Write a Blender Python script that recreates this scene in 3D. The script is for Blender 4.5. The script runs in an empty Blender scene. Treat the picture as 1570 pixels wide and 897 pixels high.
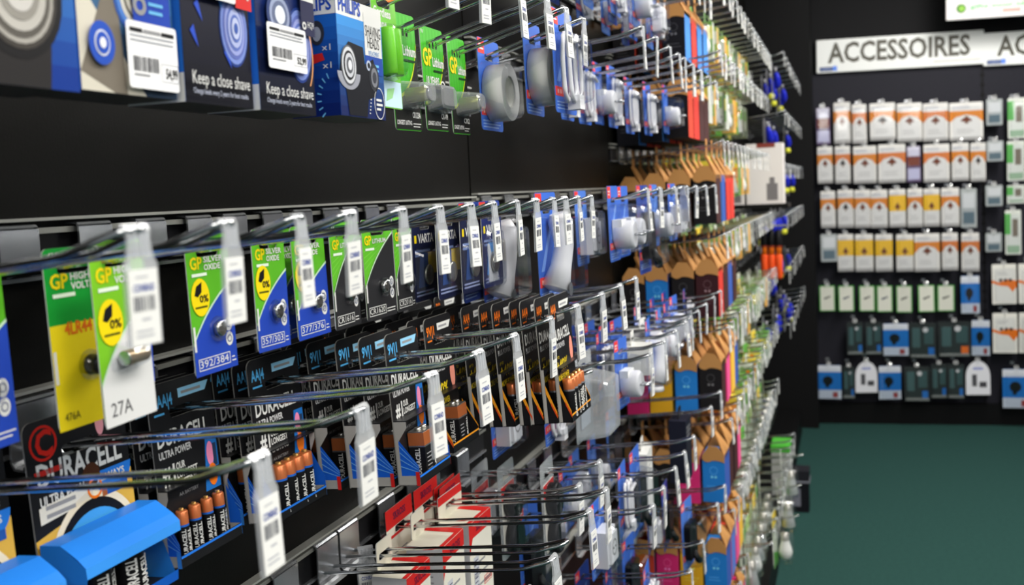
import bpy, math, random
from mathutils import Vector, Matrix
from mathutils.geometry import tessellate_polygon

random.seed(11)
SC = bpy.context.scene
COL = SC.collection
PI = math.pi

# ------------------------------------------------------------------ camera
F, ROLL, VPX, VPY, PPY = 1500.0, .045, 1297.0, 273.0, 405.0
CX, CH = .604, 1.65                       # camera stands .604 m from the left wall, 1.65 m up
_vy = Vector((VPX - 785, VPY - PPY, F)).normalized()
_n = _vy.cross(Vector((1, -ROLL, 0))).normalized()
if _n.y > 0: _n = -_n
_vx = _vy.cross(_n)
if _vx.x < 0: _vx = -_vx
def ray(px, py):
    d = Vector((px - 785, py - PPY, F))
    return Vector((_vx.dot(d), _vy.dot(d), _n.dot(d)))
def at_x(px, py, x):                       # point on the plane x (metres from the left wall)
    d = ray(px, py); t = (x - CX) / d.x
    return Vector((x, d.y * t, d.z * t + CH))
def at_y(px, py, y):
    d = ray(px, py); t = y / d.y
    return Vector((d.x * t + CX, y, d.z * t + CH))
cam = bpy.data.cameras.new('camera'); camo = bpy.data.objects.new('camera', cam); COL.objects.link(camo)
M = Matrix(((_vx.x, -_vx.y, -_vx.z), (_vy.x, -_vy.y, -_vy.z), (_n.x, -_n.y, -_n.z)))
camo.matrix_world = Matrix.Translation((CX, 0, CH)) @ M.to_4x4()
cam.sensor_fit = 'HORIZONTAL'; cam.sensor_width = 36; cam.lens = F * 36 / 1570
cam.shift_y = -(448.5 - PPY) / 1570
cam.clip_start = .02; cam.clip_end = 60
cam.dof.use_dof = True; cam.dof.focus_distance = 1.02; cam.dof.aperture_fstop = 7.6; cam.dof.aperture_blades = 0
SC.camera = camo

# ------------------------------------------------------------------ light and exposure
SC.view_settings.view_transform = 'Standard'; SC.view_settings.look = 'None'
SC.view_settings.gamma = 1; SC.view_settings.use_curve_mapping = False
SC.view_settings.exposure = 0.0
try:
    SC.cycles.use_denoising = True; SC.cycles.max_bounces = 8; SC.cycles.transparent_max_bounces = 24
    SC.cycles.caustics_reflective = False; SC.cycles.caustics_refractive = False
    SC.cycles.sample_clamp_indirect = 4
except Exception: pass
w = bpy.data.worlds.new('shop_air'); SC.world = w; w.use_nodes = True
w.node_tree.nodes['Background'].inputs[0].default_value = (.9, .95, 1, 1)
w.node_tree.nodes['Background'].inputs[1].default_value = .30
def area(name, loc, sx, sy, power, rot=(0, 0, 0), col=(1, .97, .92)):
    l = bpy.data.lights.new(name, 'AREA'); l.shape = 'RECTANGLE'; l.size = sx; l.size_y = sy; l.energy = power; l.color = col
    o = bpy.data.objects.new(name, l); COL.objects.link(o); o.location = loc; o.rotation_euler = rot; return o
area('ceiling_or_fill_light', (1.35, 1.6, 3.15), .35, 4.2, 80, (0, .25, 0))
area('ceiling_or_fill_light', (1.7, 4.4, 3.15), .35, 3.4, 115, (0, .2, 0))
area('ceiling_or_fill_light', (2.6, .2, 3.1), 1.6, 1.6, 68, (0, .5, 0))
area('ceiling_or_fill_light', (1.5, 6.0, 3.1), 2.6, .3, 12, (.25, 0, 0))
area('ceiling_or_fill_light', (1.3, -1.1, 2.7), 1.4, .5, 20, (.75, .1, 0))  # unseen fill lamp added behind the camera to brighten camera-facing sides

# ------------------------------------------------------------------ materials
def lin(c): return tuple((v / 12.92 if v <= .04045 else ((v + .055) / 1.055) ** 2.4) for v in c)
_mats = {}
def mat(c, rough=.42, metal=0.0, name=None):
    """c: sRGB 0..255"""
    k = (tuple(int(v) for v in c), rough, metal)
    if k in _mats: return _mats[k]
    m = bpy.data.materials.new(name or 'print_%02x%02x%02x' % k[0]); m.use_nodes = True
    b = m.node_tree.nodes['Principled BSDF']
    b.inputs['Base Color'].default_value = (*lin([v / 255 for v in c]), 1)
    b.inputs['Roughness'].default_value = rough; b.inputs['Metallic'].default_value = metal
    if not metal: b.inputs['Specular IOR Level'].default_value = .14
    _mats[k] = m; return m
def clear(name, gloss=.16, rough=.08, tint=(.97, .98, 1), haze=0.0):
    m = bpy.data.materials.new(name); m.use_nodes = True; nt = m.node_tree; nd = nt.nodes; nd.clear()
    out = nd.new('ShaderNodeOutputMaterial'); mx = nd.new('ShaderNodeMixShader'); tr = nd.new('ShaderNodeBsdfTransparent')
    gl = nd.new('ShaderNodeBsdfGlossy'); lw = nd.new('ShaderNodeLayerWeight'); ma = nd.new('ShaderNodeMath')
    tr.inputs[0].default_value = (*tint, 1); gl.inputs['Roughness'].default_value = rough
    lw.inputs[0].default_value = .35; ma.operation = 'MULTIPLY_ADD'; ma.inputs[1].default_value = .30; ma.inputs[2].default_value = gloss * .4
    nt.links.new(lw.outputs['Facing'], ma.inputs[0]); nt.links.new(ma.outputs[0], mx.inputs[0])
    nt.links.new(tr.outputs[0], mx.inputs[1]); nt.links.new(gl.outputs[0], mx.inputs[2])
    last = mx
    if haze:
        df = nd.new('ShaderNodeBsdfDiffuse'); df.inputs[0].default_value = (.9, .92, .93, 1)
        m2 = nd.new('ShaderNodeMixShader'); m2.inputs[0].default_value = haze
        nt.links.new(mx.outputs[0], m2.inputs[1]); nt.links.new(df.outputs[0], m2.inputs[2]); last = m2
    nt.links.new(last.outputs[0], out.inputs[0]); return m
CLEAR = clear('clear_blister'); FROST = clear('label_holder_plastic', .2, .2, haze=.26); CLEARD = clear('thick_blister', .3, .1, (.86, .9, .93), .2)
CHROME = mat((205, 207, 208), .12, 1.0, 'chrome_wire')
STEEL = mat((190, 192, 196), .24, .82, 'bracket_steel')
def noisy(name, c1, c2, scale, rough=.8, bump=0.0, detail=4):
    m = bpy.data.materials.new(name); m.use_nodes = True; nt = m.node_tree; b = nt.nodes['Principled BSDF']
    tc = nt.nodes.new('ShaderNodeTexCoord'); no = nt.nodes.new('ShaderNodeTexNoise'); cr = nt.nodes.new('ShaderNodeMixRGB')
    no.inputs['Scale'].default_value = scale; no.inputs['Detail'].default_value = detail
    cr.inputs[1].default_value = (*lin([v / 255 for v in c1]), 1); cr.inputs[2].default_value = (*lin([v / 255 for v in c2]), 1)
    nt.links.new(tc.outputs['Object'], no.inputs['Vector']); nt.links.new(no.outputs[0], cr.inputs[0]); nt.links.new(cr.outputs[0], b.inputs['Base Color'])
    b.inputs['Roughness'].default_value = rough; b.inputs['Specular IOR Level'].default_value = .13
    if bump:
        bp = nt.nodes.new('ShaderNodeBump'); bp.inputs['Strength'].default_value = bump; bp.inputs['Distance'].default_value = .002
        nt.links.new(no.outputs[0], bp.inputs['Height']); nt.links.new(bp.outputs[0], b.inputs['Normal'])
    return m
PANEL = noisy('black_panel', (10, 10, 8), (14, 13, 11), 400, .45, .05)
SLATE = noisy('slate_panel', (33, 33, 40), (38, 38, 46), 60, .6)
CARPET = noisy('teal_carpet', (30, 60, 56), (42, 76, 71), 55, .95, .3)
BLACKM = mat((14, 14, 15), .5, 0, 'black_metal')
WHITE, BLACK, GREY = mat((222, 222, 218)), mat((22, 22, 24)), mat((150, 150, 152))
PAPER = mat((220, 220, 216), .7); KRAFT = mat((196, 142, 84), .75)
RED, BLUE, NAVY = mat((214, 40, 38)), mat((48, 92, 190)), mat((26, 36, 92))
GPGREEN, GPDK, YEL = mat((70, 168, 40)), mat((22, 86, 34)), mat((240, 214, 20))
ORANGE, COPPER, LBLUE = mat((240, 120, 28)), mat((206, 116, 66), .3, .45), mat((110, 186, 232))
DBLUE = mat((24, 104, 214)); INK = mat((70, 74, 84), .7); INKB = mat((52, 74, 150), .7); INKL = mat((168, 170, 176), .7)

# ------------------------------------------------------------------ mesh builder
_gl = {}
def glyphs(s, bold):
    if (s, bold) in _gl: return _gl[(s, bold)]
    cu = bpy.data.curves.new('lettering', 'FONT'); cu.body = s; cu.size = 1; cu.resolution_u = 2
    cu.offset = .026 if bold else 0
    ob = bpy.data.objects.new('lettering', cu); COL.objects.link(ob)
    me = ob.to_mesh(); vs = [(v.co.x, v.co.y) for v in me.vertices]; fs = [tuple(p.vertices) for p in me.polygons]
    ob.to_mesh_clear(); bpy.data.objects.remove(ob); bpy.data.curves.remove(cu)
    if vs:
        x0 = min(v[0] for v in vs); vs = [(v[0] - x0, v[1]) for v in vs]; wd = max(v[0] for v in vs)
    else: wd = 1
    _gl[(s, bold)] = (vs, fs, wd); return _gl[(s, bold)]
def ell(u, v, ru, rv=None, n=20, a0=0, a1=2 * PI):
    rv = rv or ru; k = n if a1 - a0 >= 2 * PI - 1e-6 else n + 1
    return [(u + ru * math.cos(a0 + (a1 - a0) * i / n), v + rv * math.sin(a0 + (a1 - a0) * i / n)) for i in range(k)]
def rrect(u0, v0, u1, v1, r, n=4, corners='abcd'):
    o = []
    for (cu, cv, a, k) in ((u1 - r, v0 + r, -PI / 2, 'b'), (u1 - r, v1 - r, 0, 'c'), (u0 + r, v1 - r, PI / 2, 'd'), (u0 + r, v0 + r, PI, 'a')):
        if k in corners: o += [(cu + r * math.cos(a + PI / 2 * i / n), cv + r * math.sin(a + PI / 2 * i / n)) for i in range(n + 1)]
        else: o.append({'a': (u0, v0), 'b': (u1, v0), 'c': (u1, v1), 'd': (u0, v1)}[k])
    return o
def slot(w=.034, v0=-.0055, v1=.003, u=0): return list(reversed(rrect(u - w / 2, v0, u + w / 2, v1, .003, 3)))
def curve_pts(p0, p1, p2, n=10):           # quadratic curve
    return [((1 - t) ** 2 * p0[0] + 2 * t * (1 - t) * p1[0] + t * t * p2[0], (1 - t) ** 2 * p0[1] + 2 * t * (1 - t) * p1[1] + t * t * p2[1]) for t in [i / n for i in range(n + 1)]]
FRONT = ((0, 0, 0), (0, 1, 0), (0, 0, 1), (1, 0, 0))
class MB:
    def __init__(s): s.v = []; s.f = []; s.m = []; s.sm = []; s.slots = []; s.fr(FRONT)
    def fr(s, fr): s.O, s.U, s.V, s.N = [Vector(a) for a in fr]; return s
    def mi(s, m):
        if m not in s.slots: s.slots.append(m)
        return s.slots.index(m)
    def P(s, u, v, w): return s.O + s.U * u + s.V * v + s.N * w
    def face(s, pts, m, smooth=False):
        b = len(s.v); s.v += [Vector(p) for p in pts]; s.f.append(tuple(range(b, b + len(pts)))); s.m.append(s.mi(m)); s.sm.append(smooth); return s
    def poly(s, pts, w, m):
        tr = tessellate_polygon([[Vector((p[0], p[1], 0)) for p in pts]]) if len(pts) > 4 else [tuple(range(len(pts)))]
        b = len(s.v); s.v += [s.P(p[0], p[1], w) for p in pts]; k = s.mi(m)
        for t in tr: s.tri(b, t, pts, k)
        return s
    def tri(s, b, t, pts, k, flip=False):
        a = sum(pts[t[i]][0] * pts[t[(i + 1) % len(t)]][1] - pts[t[(i + 1) % len(t)]][0] * pts[t[i]][1] for i in range(len(t)))
        if (a < 0) != flip: t = tuple(reversed(t))
        s.f.append(tuple(b + i for i in t)); s.m.append(k); s.sm.append(False)
    def rect(s, u0, v0, u1, v1, w, m): return s.poly([(u0, v0), (u1, v0), (u1, v1), (u0, v1)], w, m)
    def disc(s, u, v, r, w, m, rv=None, n=20): return s.poly(ell(u, v, r, rv, n), w, m)
    def frame(s, u0, v0, u1, v1, t, w, m):
        s.rect(u0, v0, u1, v0 + t, w, m); s.rect(u0, v1 - t, u1, v1, w, m); s.rect(u0, v0 + t, u0 + t, v1 - t, w, m); return s.rect(u1 - t, v0 + t, u1, v1 - t, w, m)
    def ring(s, u, v, r, t, w, m, rv=None, n=20):
        rv = rv or r; a = ell(u, v, r, rv, n); b = ell(u, v, r - t, rv - t, n)
        for i in range(n):
            j = (i + 1) % n; s.poly([a[i], a[j], b[j], b[i]], w, m)
        return s
    def text(s, t, u, v, h, w, m, width=None, bold=False, al='l', ang=0):
        vs, fs, wd = glyphs(t, bold); k = h / .69; kx = (width / wd) if width else k; ca, sa = math.cos(ang), math.sin(ang)
        off = 0 if al == 'l' else (-wd * kx / 2 if al == 'c' else -wd * kx)
        b = len(s.v); mi = s.mi(m)
        for (x, y) in vs:
            x, y = x * kx + off, y * k; s.v.append(s.P(u + x * ca - y * sa, v + x * sa + y * ca, w))
        for f in fs: s.f.append(tuple(b + i for i in f)); s.m.append(mi); s.sm.append(False)
        return s
    def lines(s, u0, u1, v, n, dv, h, w, m, ragged=True, rnd=None):
        r = rnd or random
        for i in range(n): s.rect(u0, v - i * dv - h, u0 + (u1 - u0) * (r.uniform(.65, 1) if ragged else 1), v - i * dv, w, m)
        return s
    def bars(s, u0, v0, u1, v1, w, m, n=14):
        r = random.Random(5); x = u0
        while x < u1:
            t = (u1 - u0) / n * r.choice((.3, .5, .8)); s.rect(x, v0, min(x + t, u1), v1, w, m); x += t + (u1 - u0) / n * r.choice((.35, .5, .7))
        return s
    def vgrad(s, u0, v0, u1, v1, c0, c1, n, w):
        for i in range(n):
            t = (i + .5) / n; s.rect(u0, v0 + (v1 - v0) * i / n, u1, v0 + (v1 - v0) * (i + 1) / n, w, mat([a + (b - a) * t for a, b in zip(c0, c1)]))
        return s
    def plate(s, outline, holes, w0, w1, mf, ms=None, mb=None):
        ms = ms or mf; mb = mb or ms
        loops = [outline] + list(holes); flat = [p for l in loops for p in l]
        tr = tessellate_polygon([[Vector((p[0], p[1], 0)) for p in l] for l in loops])
        b = len(s.v); s.v += [s.P(p[0], p[1], w1) for p in flat]; c = len(s.v); s.v += [s.P(p[0], p[1], w0) for p in flat]
        kf, kb, ks = s.mi(mf), s.mi(mb), s.mi(ms)
        for t in tr: s.tri(b, t, flat, kf); s.tri(c, t, flat, kb, True)
        o = 0
        for l in loops:
            n = len(l)
            for i in range(n):
                j = (i + 1) % n; s.f.append((b + o + i, c + o + i, c + o + j, b + o + j)); s.m.append(ks); s.sm.append(False)
            o += n
        return s
    def box(s, u0, u1, v0, v1, w0, w1, m, mf=None, me=None):   # mf front face, me ends
        P = s.P; me = me or m
        s.face([P(u0, v0, w1), P(u1, v0, w1), P(u1, v1, w1), P(u0, v1, w1)], mf or m)
        s.face([P(u0, v0, w0), P(u0, v1, w0), P(u1, v1, w0), P(u1, v0, w0)], m)
        s.face([P(u0, v0, w0), P(u0, v0, w1), P(u0, v1, w1), P(u0, v1, w0)], me); s.face([P(u1, v0, w0), P(u1, v1, w0), P(u1, v1, w1), P(u1, v0, w1)], me)
        s.face([P(u0, v0, w0), P(u1, v0, w0), P(u1, v0, w1), P(u0, v0, w1)], m); s.face([P(u0, v1, w0), P(u0, v1, w1), P(u1, v1, w1), P(u1, v1, w0)], m); return s
    def shell(s, u0, u1, v0, v1, w0, w1, m, tap=.004, r=.006):     # blister bubble: tapered, round-cornered, open at the back
        a = rrect(u0, v0, u1, v1, r, 3); b = rrect(u0 + tap, v0 + tap, u1 - tap, v1 - tap, r, 3); n = len(a)
        c = rrect(u0 + tap + .003, v0 + tap + .003, u1 - tap - .003, v1 - tap - .003, max(r - .002, .001), 3); d = w1 - w0
        L = [(a, w0), (b, w0 + d * .88), (c, w1)]
        for q in range(2):
            for i in range(n):
                j = (i + 1) % n; p, wp = L[q]; g, wg = L[q + 1]
                s.face([s.P(*p[i], wp), s.P(*p[j], wp), s.P(*g[j], wg), s.P(*g[i], wg)], m)
        return s.poly(c, w1, m)
    def tube(s, pts, r, m, n=7, closed=False, caps=True):
        pts = [Vector(p) for p in pts]; k = len(pts); rings = []; up = Vector((0, 0, 1))
        for i, p in enumerate(pts):
            a = pts[(i - 1) % k] if (i or closed) else p; c = pts[(i + 1) % k] if (i < k - 1 or closed) else p
            t = (c - a).normalized(); e = up if abs(t.z) < .9 else Vector((1, 0, 0)); q = t.cross(e).normalized(); h = q.cross(t)
            rr = r[i] if isinstance(r, (list, tuple)) else r
            b = len(s.v); s.v += [p + (q * math.cos(2 * PI * j / n) + h * math.sin(2 * PI * j / n)) * rr for j in range(n)]; rings.append(b)
        mi = s.mi(m)
        for i in range(k if closed else k - 1):
            a, b = rings[i], rings[(i + 1) % k]
            for j in range(n): s.f.append((a + j, a + (j + 1) % n, b + (j + 1) % n, b + j)); s.m.append(mi); s.sm.append(True)
        if caps and not closed:
            s.f.append(tuple(rings[0] + j for j in reversed(range(n)))); s.m.append(mi); s.sm.append(False)
            s.f.append(tuple(rings[-1] + j for j in range(n))); s.m.append(mi); s.sm.append(False)
        return s
    def lathe(s, prof, base, ax, mats, n=18, scale=1):
        """prof: list of (r, h); mats: one, or one per segment; ax 'x' 'y' 'z'"""
        base = Vector(base); A = Vector({'x': (1, 0, 0), 'y': (0, 1, 0), 'z': (0, 0, 1)}[ax]) if isinstance(ax, str) else Vector(ax).normalized()
        e = Vector((0, 0, 1)) if abs(A.z) < .9 else Vector((1, 0, 0)); q = A.cross(e).normalized(); h = A.cross(q)
        R = []
        for (r, z) in prof: R.append(len(s.v)); s.v += [base + A * z + (q * math.cos(2 * PI * j / n) + h * math.sin(2 * PI * j / n)) * r for j in range(n)]
        for i in range(len(prof) - 1):
            mi = s.mi(mats[i] if isinstance(mats, list) else mats); a, b = R[i], R[i + 1]
            for j in range(n): s.f.append((a + j, a + (j + 1) % n, b + (j + 1) % n, b + j)); s.m.append(mi); s.sm.append(abs(prof[i][0] - prof[i + 1][0]) < abs(prof[i][1] - prof[i + 1][1]) * 3)
        for i, q2 in ((0, 1), (-1, 0)):
            if prof[i][0] > 1e-5:
                f = tuple(R[i] + j for j in range(n)); s.f.append(tuple(reversed(f)) if q2 else f); s.m.append(s.mi((mats[0] if i == 0 else mats[-1]) if isinstance(mats, list) else mats)); s.sm.append(False)
        return s
    def mesh(s, name):
        me = bpy.data.meshes.new(name); me.from_pydata([tuple(v) for v in s.v], [], s.f)
        for m in s.slots: me.materials.append(m)
        me.polygons.foreach_set('material_index', s.m); me.polygons.foreach_set('use_smooth', s.sm); me.update(); return me

_mesh = {}
def shared(key, fn):
    if key not in _mesh: _mesh[key] = fn().mesh(str(key[0] if isinstance(key, tuple) else key))
    return _mesh[key]
def part(name, me, parent, loc=(0, 0, 0), label=None, rot=None):
    if isinstance(me, MB): me = me.mesh(name)
    o = bpy.data.objects.new(name, me); COL.objects.link(o); o.parent = parent; o.location = loc
    if rot: o.rotation_euler = rot
    if label: o['label'] = label
    return o
def thing(name, label, cat, loc, group=None, rot=(0, 0, 0), me=None):
    if isinstance(me, MB): me = me.mesh(name)
    o = bpy.data.objects.new(name, me); COL.objects.link(o); o.location = loc; o.rotation_euler = rot
    o['label'] = label; o['category'] = cat
    if group: o['group'] = group
    return o
def struct(name, mb, loc=(0, 0, 0), rz=0):
    o = bpy.data.objects.new(name, mb.mesh(name)); COL.objects.link(o); o['kind'] = 'structure'; o.location = loc; o.rotation_euler = (0, 0, rz); return o
ORD = 'first second third fourth fifth sixth seventh eighth ninth tenth eleventh twelfth thirteenth fourteenth fifteenth sixteenth seventeenth eighteenth nineteenth twentieth'.split()

# ------------------------------------------------------------------ the setting
def cube(x0, x1, y0, y1, z0, z1, m):
    mb = MB(); mb.box(y0, y1, z0, z1, x0, x1, m); return mb
struct('floor', cube(-.3, 6, -1.5, 9, -.08, 0, CARPET))
mb = cube(-.12, -.03, -.6, 6.8, 0, 3.2, BLACKM)
seams = [-.6, .51, 1.556, 2.6, 3.645, 4.69, 5.735, 6.78]
for a, b in zip(seams, seams[1:]): mb.box(a + .003, b - .003, 0, 3.2, -.03, 0, PANEL)
struct('wall_left', mb)
struct('ceiling', cube(-.3, 6, -1.5, 9, 3.25, 3.33, mat((205, 205, 200), .9)))
struct('baseboard_left', cube(.0, .30, .3, 6.6, 0, .14, BLACKM))
# back wall: slightly turned, slate panels over a black plinth
BA = math.radians(5.0); B0 = at_y(1250, 300, 6.9); BD = Vector((math.cos(BA), math.sin(BA), 0)); BN = Vector((math.sin(BA), -math.cos(BA), 0)); BRZ = -PI / 2 + BA
def on_back(px, py, off=0.0):
    d = ray(px, py); c = Vector((CX, 0, CH)); t = (B0 + BN * off - c).dot(BN) / d.dot(BN); return c + d * t
def back_u(p): return (p - B0).dot(BD)
mb = MB(); zt = on_back(1400, 104).z; zb = on_back(1400, 617).z
mb.box(-1.3, 4.5, zb, zt, -.1, 0, SLATE); mb.box(-1.3, 4.5, 0, zb, -.1, .05, BLACKM); mb.box(-1.3, 4.5, zt, 3.25, -.1, -.02, mat((20, 20, 22), .7))
us = back_u(on_back(1506, 110)); mb.box(us - .006, us + .006, zb, zt, 0, .004, BLACKM)
for k in range(34):
    z = zb + .03 + k * (zt - zb - .05) / 34
    for uu in (us - .012, us + .004): mb.rect(uu, z, uu + .008, z + .016, .0045, mat((8, 8, 9)))
struct('wall_back', mb, (B0.x, B0.y, 0), BRZ)
pr = at_y(1248, 300, 6.72).x
struct('trim_1', cube(.0, pr, 6.70, 7.0, 0, 3.25, mat((16, 16, 17), .65)))

# ------------------------------------------------------------------ hooks
MZ = -.009
TILTS = {.2145: .27}
def tilt_of(zt): return TILTS.get(zt, .10)
def zwire(zt, x, L=.295): return CH + zt - .012 - tilt_of(zt) * (L - .042 - x)
def wire_mesh(L, n, tl):
    mb = MB(); z = lambda x: tl * (x - .012)
    b = L - .042; side = lambda s: [(.012, s * .011, 0), (b * .5, s * .011, z(b * .5)), (b, s * .011, z(b)), (b + .008, s * .0105, z(b) + .0015), (L - .006, s * .0085, z(b) + .0105)]
    a = side(1); top = [(L - .002, .006, z(b) + .0118), (L, .0, z(b) + .012), (L - .002, -.006, z(b) + .0118)]
    return mb.tube(a + top + list(reversed(side(-1))), .0021, CHROME, n)
def mount_mesh(short=False):
    mb = MB(); y = .019 if short else .024; LIT_LIP = mat((226, 227, 228), .25, .4)  # flanges get a lighter copy of the steel, bright highlight put into the colour
    prof = [(-.004, .036), (.011, .036), (.013, .034), (.013, .008), (.016, .003), (.026, .002), (.027, .007)] if short else [(-.004, .036), (.011, .036), (.013, .034), (.013, -.008), (.016, -.013), (.026, -.014), (.027, -.010)]
    t = .0018
    for (a, b) in zip(prof, prof[1:]):
        d = Vector((b[0] - a[0], b[1] - a[1])).normalized(); q = (-d.y * t, d.x * t)
        A, B, C, D = (a[0], a[1]), (b[0], b[1]), (b[0] + q[0], b[1] + q[1]), (a[0] + q[0], a[1] + q[1])
        lm = LIT_LIP if a[0] >= .016 or b[0] >= .026 or a[0] < 0 else STEEL
        mb.face([(A[0], -y, A[1]), (A[0], y, A[1]), (B[0], y, B[1]), (B[0], -y, B[1])], lm)
        mb.face([(D[0], -y, D[1]), (C[0], -y, C[1]), (C[0], y, C[1]), (D[0], y, D[1])], lm)
        for s in (-y, y): mb.face([(A[0], s, A[1]), (B[0], s, B[1]), (C[0], s, C[1]), (D[0], s, D[1])], STEEL)
    return mb
def holder_mesh():
    mb = MB(); T = .0022
    # neck pinched over the wire, flaring into the ticket pocket
    prof = [(.006, .0035, -.004), (.008, .004, .001), (.0095, .0045, .0035), (.0095, .006, 0), (.0085, .007, -.006), (.010, .010, -.016), (.0128, .0125, -.021), (.0128, .0125, -.069)]
    xs = [-.004, -.001, .0018, .004, .0048, .005, .005, .005]
    for i in range(len(prof) - 1):
        a, b = prof[i], prof[i + 1]; xa, xb = xs[i], xs[i + 1]
        for dx in (0, -T): mb.face([(xa + dx, -a[0], a[2]), (xb + dx, -b[0], b[2]), (xb + dx, b[0], b[2]), (xa + dx, a[0], a[2])], FROST, True)
        for sg in (1, -1): mb.face([(xa, sg * a[0], a[2]), (xb, sg * b[0], b[2]), (xb - T, sg * b[0], b[2]), (xa - T, sg * a[0], a[2])], FROST)
    for u in (-.004, .001, .005): mb.box(u - .0006, u + .0006, -.016, .001, .003, .0058, FROST)
    return mb
def ticket_mesh(full):
    mb = MB(); mb.box(-.0114, .0114, -.0685, -.0235, .0051, .0057, PAPER)
    if full:
        w = .0059
        mb.lines(-.006, .006, -.0275, 1, .002, .0009, w, INKL)
        mb.text('CONRAD', 0, -.0365, .0042, w, INKB, .0165, True, 'c')
        mb.bars(-.0085, -.0482, .0085, -.0392, w, INK, 11)
        mb.lines(-.003, .004, -.0525, 1, .002, .0013, w, INKL, False); mb.lines(-.008, .008, -.0595, 2, .003, .0011, w, INKL)
    else:
        mb.rect(-.0085, -.0482, .0085, -.0352, .0059, INKL)
    return mb
def zbase(zt, L=.295): return CH + zt - .012 - tilt_of(zt) * (L - .054)
def hook(y, zt, label, L=.295, group=None, near=True, ticket=True, x0=0.0, rng=random, tilt=None, flipped=False, ts=1.0):
    t = thing('display_hook', label, 'hook', (x0, y, zbase(zt, L)), group); tl = tilt_of(zt)
    part('wire', shared(('wire', L, near, tl), lambda: wire_mesh(L, 7 if near else 5, tl)), t)
    part('mounting_plate', shared(('mounting_plate', zt == MZ), lambda: mount_mesh(zt == MZ)), t)
    if ticket:
        tz = tl * (L - .054) + .012
        if flipped:
            h = part('label_holder', shared('label_holder', holder_mesh), t, (.035, 0, .008), rot=(0, -.2, -.9))
        else:
            a = tilt if tilt is not None else rng.uniform(-.10, .10)
            h = part('label_holder', shared('label_holder', holder_mesh), t, (L - .003, 0, tz), rot=(rng.uniform(-.05, .05), rng.uniform(-.06, .04), a)); h.scale = (ts, ts, ts)
        part('price_ticket', shared(('price_ticket', near), lambda: ticket_mesh(near)), h)
    return t
def rail(name, y0, y1, zt, label):
    zb = zbase(zt); mb = MB()
    mb.box(y0, y1, zb - .004, zb + .030, 0.0, .0035, mat((30, 30, 32), .3)); mb.box(y0, y1, zb + .030, zb + .0345, 0.0, .0085, mat((168, 168, 160), .35, .4))
    mb.box(y0, y1, zb + .040, zb + .0425, .0, .012, mat((190, 190, 182), .4, .2)); mb.box(y0, y1, zb - .006, zb - .003, 0, .008, STEEL)
    thing(name, label, 'rail', (0, 0, 0), me=mb)
DH = [.457, .577, .696, .80, .899, 1.023, 1.134, 1.262, 1.375, 1.482]; DZ = -.140
MH = [.371, .442, .513, .577, .657, .727, .796, .855, .924, .987, 1.053, 1.101, 1.16, 1.225]; MZ = -.009
TH = [.49, .572, .655, .774, .856, .962, 1.056, 1.136, 1.219]; TZ = .2145
LH = [(.905, .295), (.996, .295), (1.049, .295), (1.155, .295), (1.243, .295), (1.31, .24), (1.43, .24)]; LZ = -.400
for i, y in enumerate(TH): hook(y, TZ, f'{ORD[i]} chrome hook in the near bay along the top row of boxes and cards', ts=.85)
for i, y in enumerate(MH): hook(y, MZ, f'{ORD[i]} chrome hook from the near end of the eye-level coin cell row', ts=.78, tilt=[-.1, .06, .12, -.02, .05, 0, -.06, .04, .1, -.05, .02, -.1, .06, 0][i])
for i, y in enumerate(DH): hook(y, DZ, f'{ORD[i]} chrome hook from the near end of the black battery pack row', ts=.92)
for i, (y, L) in enumerate(LH):
    hook(y, LZ if L > .25 else -.417, f'{ORD[i]} chrome hook of the low row of red and white boxes' + (', tip bare' if i == 2 else ''), L=L, flipped=(i == 2))
rail('hook_rail', .30, 1.553, TZ, 'black and steel hook rail above the shaver boxes')
rail('hook_rail', .30, 1.553, MZ, 'steel edged hook rail directly under the bare black panel, carrying the coin cell cards')
rail('hook_rail', .30, 1.553, DZ, 'steel hook rail carrying the black battery packs')
rail('hook_rail', .30, 1.553, LZ, 'lowest near steel hook rail carrying the red and white boxes')

# ------------------------------------------------------------------ battery packs
def battery_mesh(kind, accent):
    mb = MB()
    if kind == '9V':
        mb.box(-.01325, .01325, 0, .031, -.00875, .00875, mat((26, 26, 28), .3)); mb.box(-.01325, .01325, .031, .0325, -.0088, .0088, mat((170, 170, 172), .25, .8))
        mb.box(-.01325, .01325, .0325, .0455, -.00875, .00875, COPPER); mb.box(-.0128, .0128, .0455, .0468, -.0083, .0083, mat((190, 188, 182), .3, .9))
        for u in (-.0065, .0065): mb.lathe([(.0035, 0), (.0035, .003)], (0, u, .0468), 'z', mat((200, 198, 192), .3, .9), 10)
        mb.text('DURACELL', .011, .003, .0036, .0091, WHITE, .026, True, ang=PI / 2); mb.lines(-.010, .002, .024, 5, .004, .0012, .0091, GREY)
        mb.fr(((0, -.0135, 0), (1, 0, 0), (0, 0, 1), (0, -1, 0))); mb.text('DURACELL', .003, .003, .005, 0, WHITE, .027, True, ang=PI / 2)
        return mb
    r, L = {'AA': (.0071, .0505), 'AAA': (.0052, .0445), 'C': (.013, .050)}[kind]
    s = r / .0071; bk = mat((24, 24, 26), .3); rg = mat((185, 185, 188), .25, .8) if accent != 'blue' else mat((40, 110, 214), .3, .3)
    prof = [(r * .9, 0), (r, .001), (r, L * .66), (r, L * .70), (r, L * .93), (r * .85, L * .955), (r * .38, L * .96), (r * .38, L), (0, L)]
    mb.lathe(prof, (0, 0, 0), 'z', [bk, bk, rg, COPPER, COPPER, COPPER, mat((226, 170, 96), .3, .8), mat((226, 170, 96), .3, .8)], 16)
    for a in (-.5, .35): 
        ca, sa = math.cos(a), math.sin(a); mb.fr(((0, 0, 0), (-sa, ca, 0), (0, 0, 1), (ca, sa, 0)))
        mb.text('DURACELL', .0022 * s, .003, .0045 * s, r + .0004, WHITE, L * .55, True, ang=PI / 2)
    return mb
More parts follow.
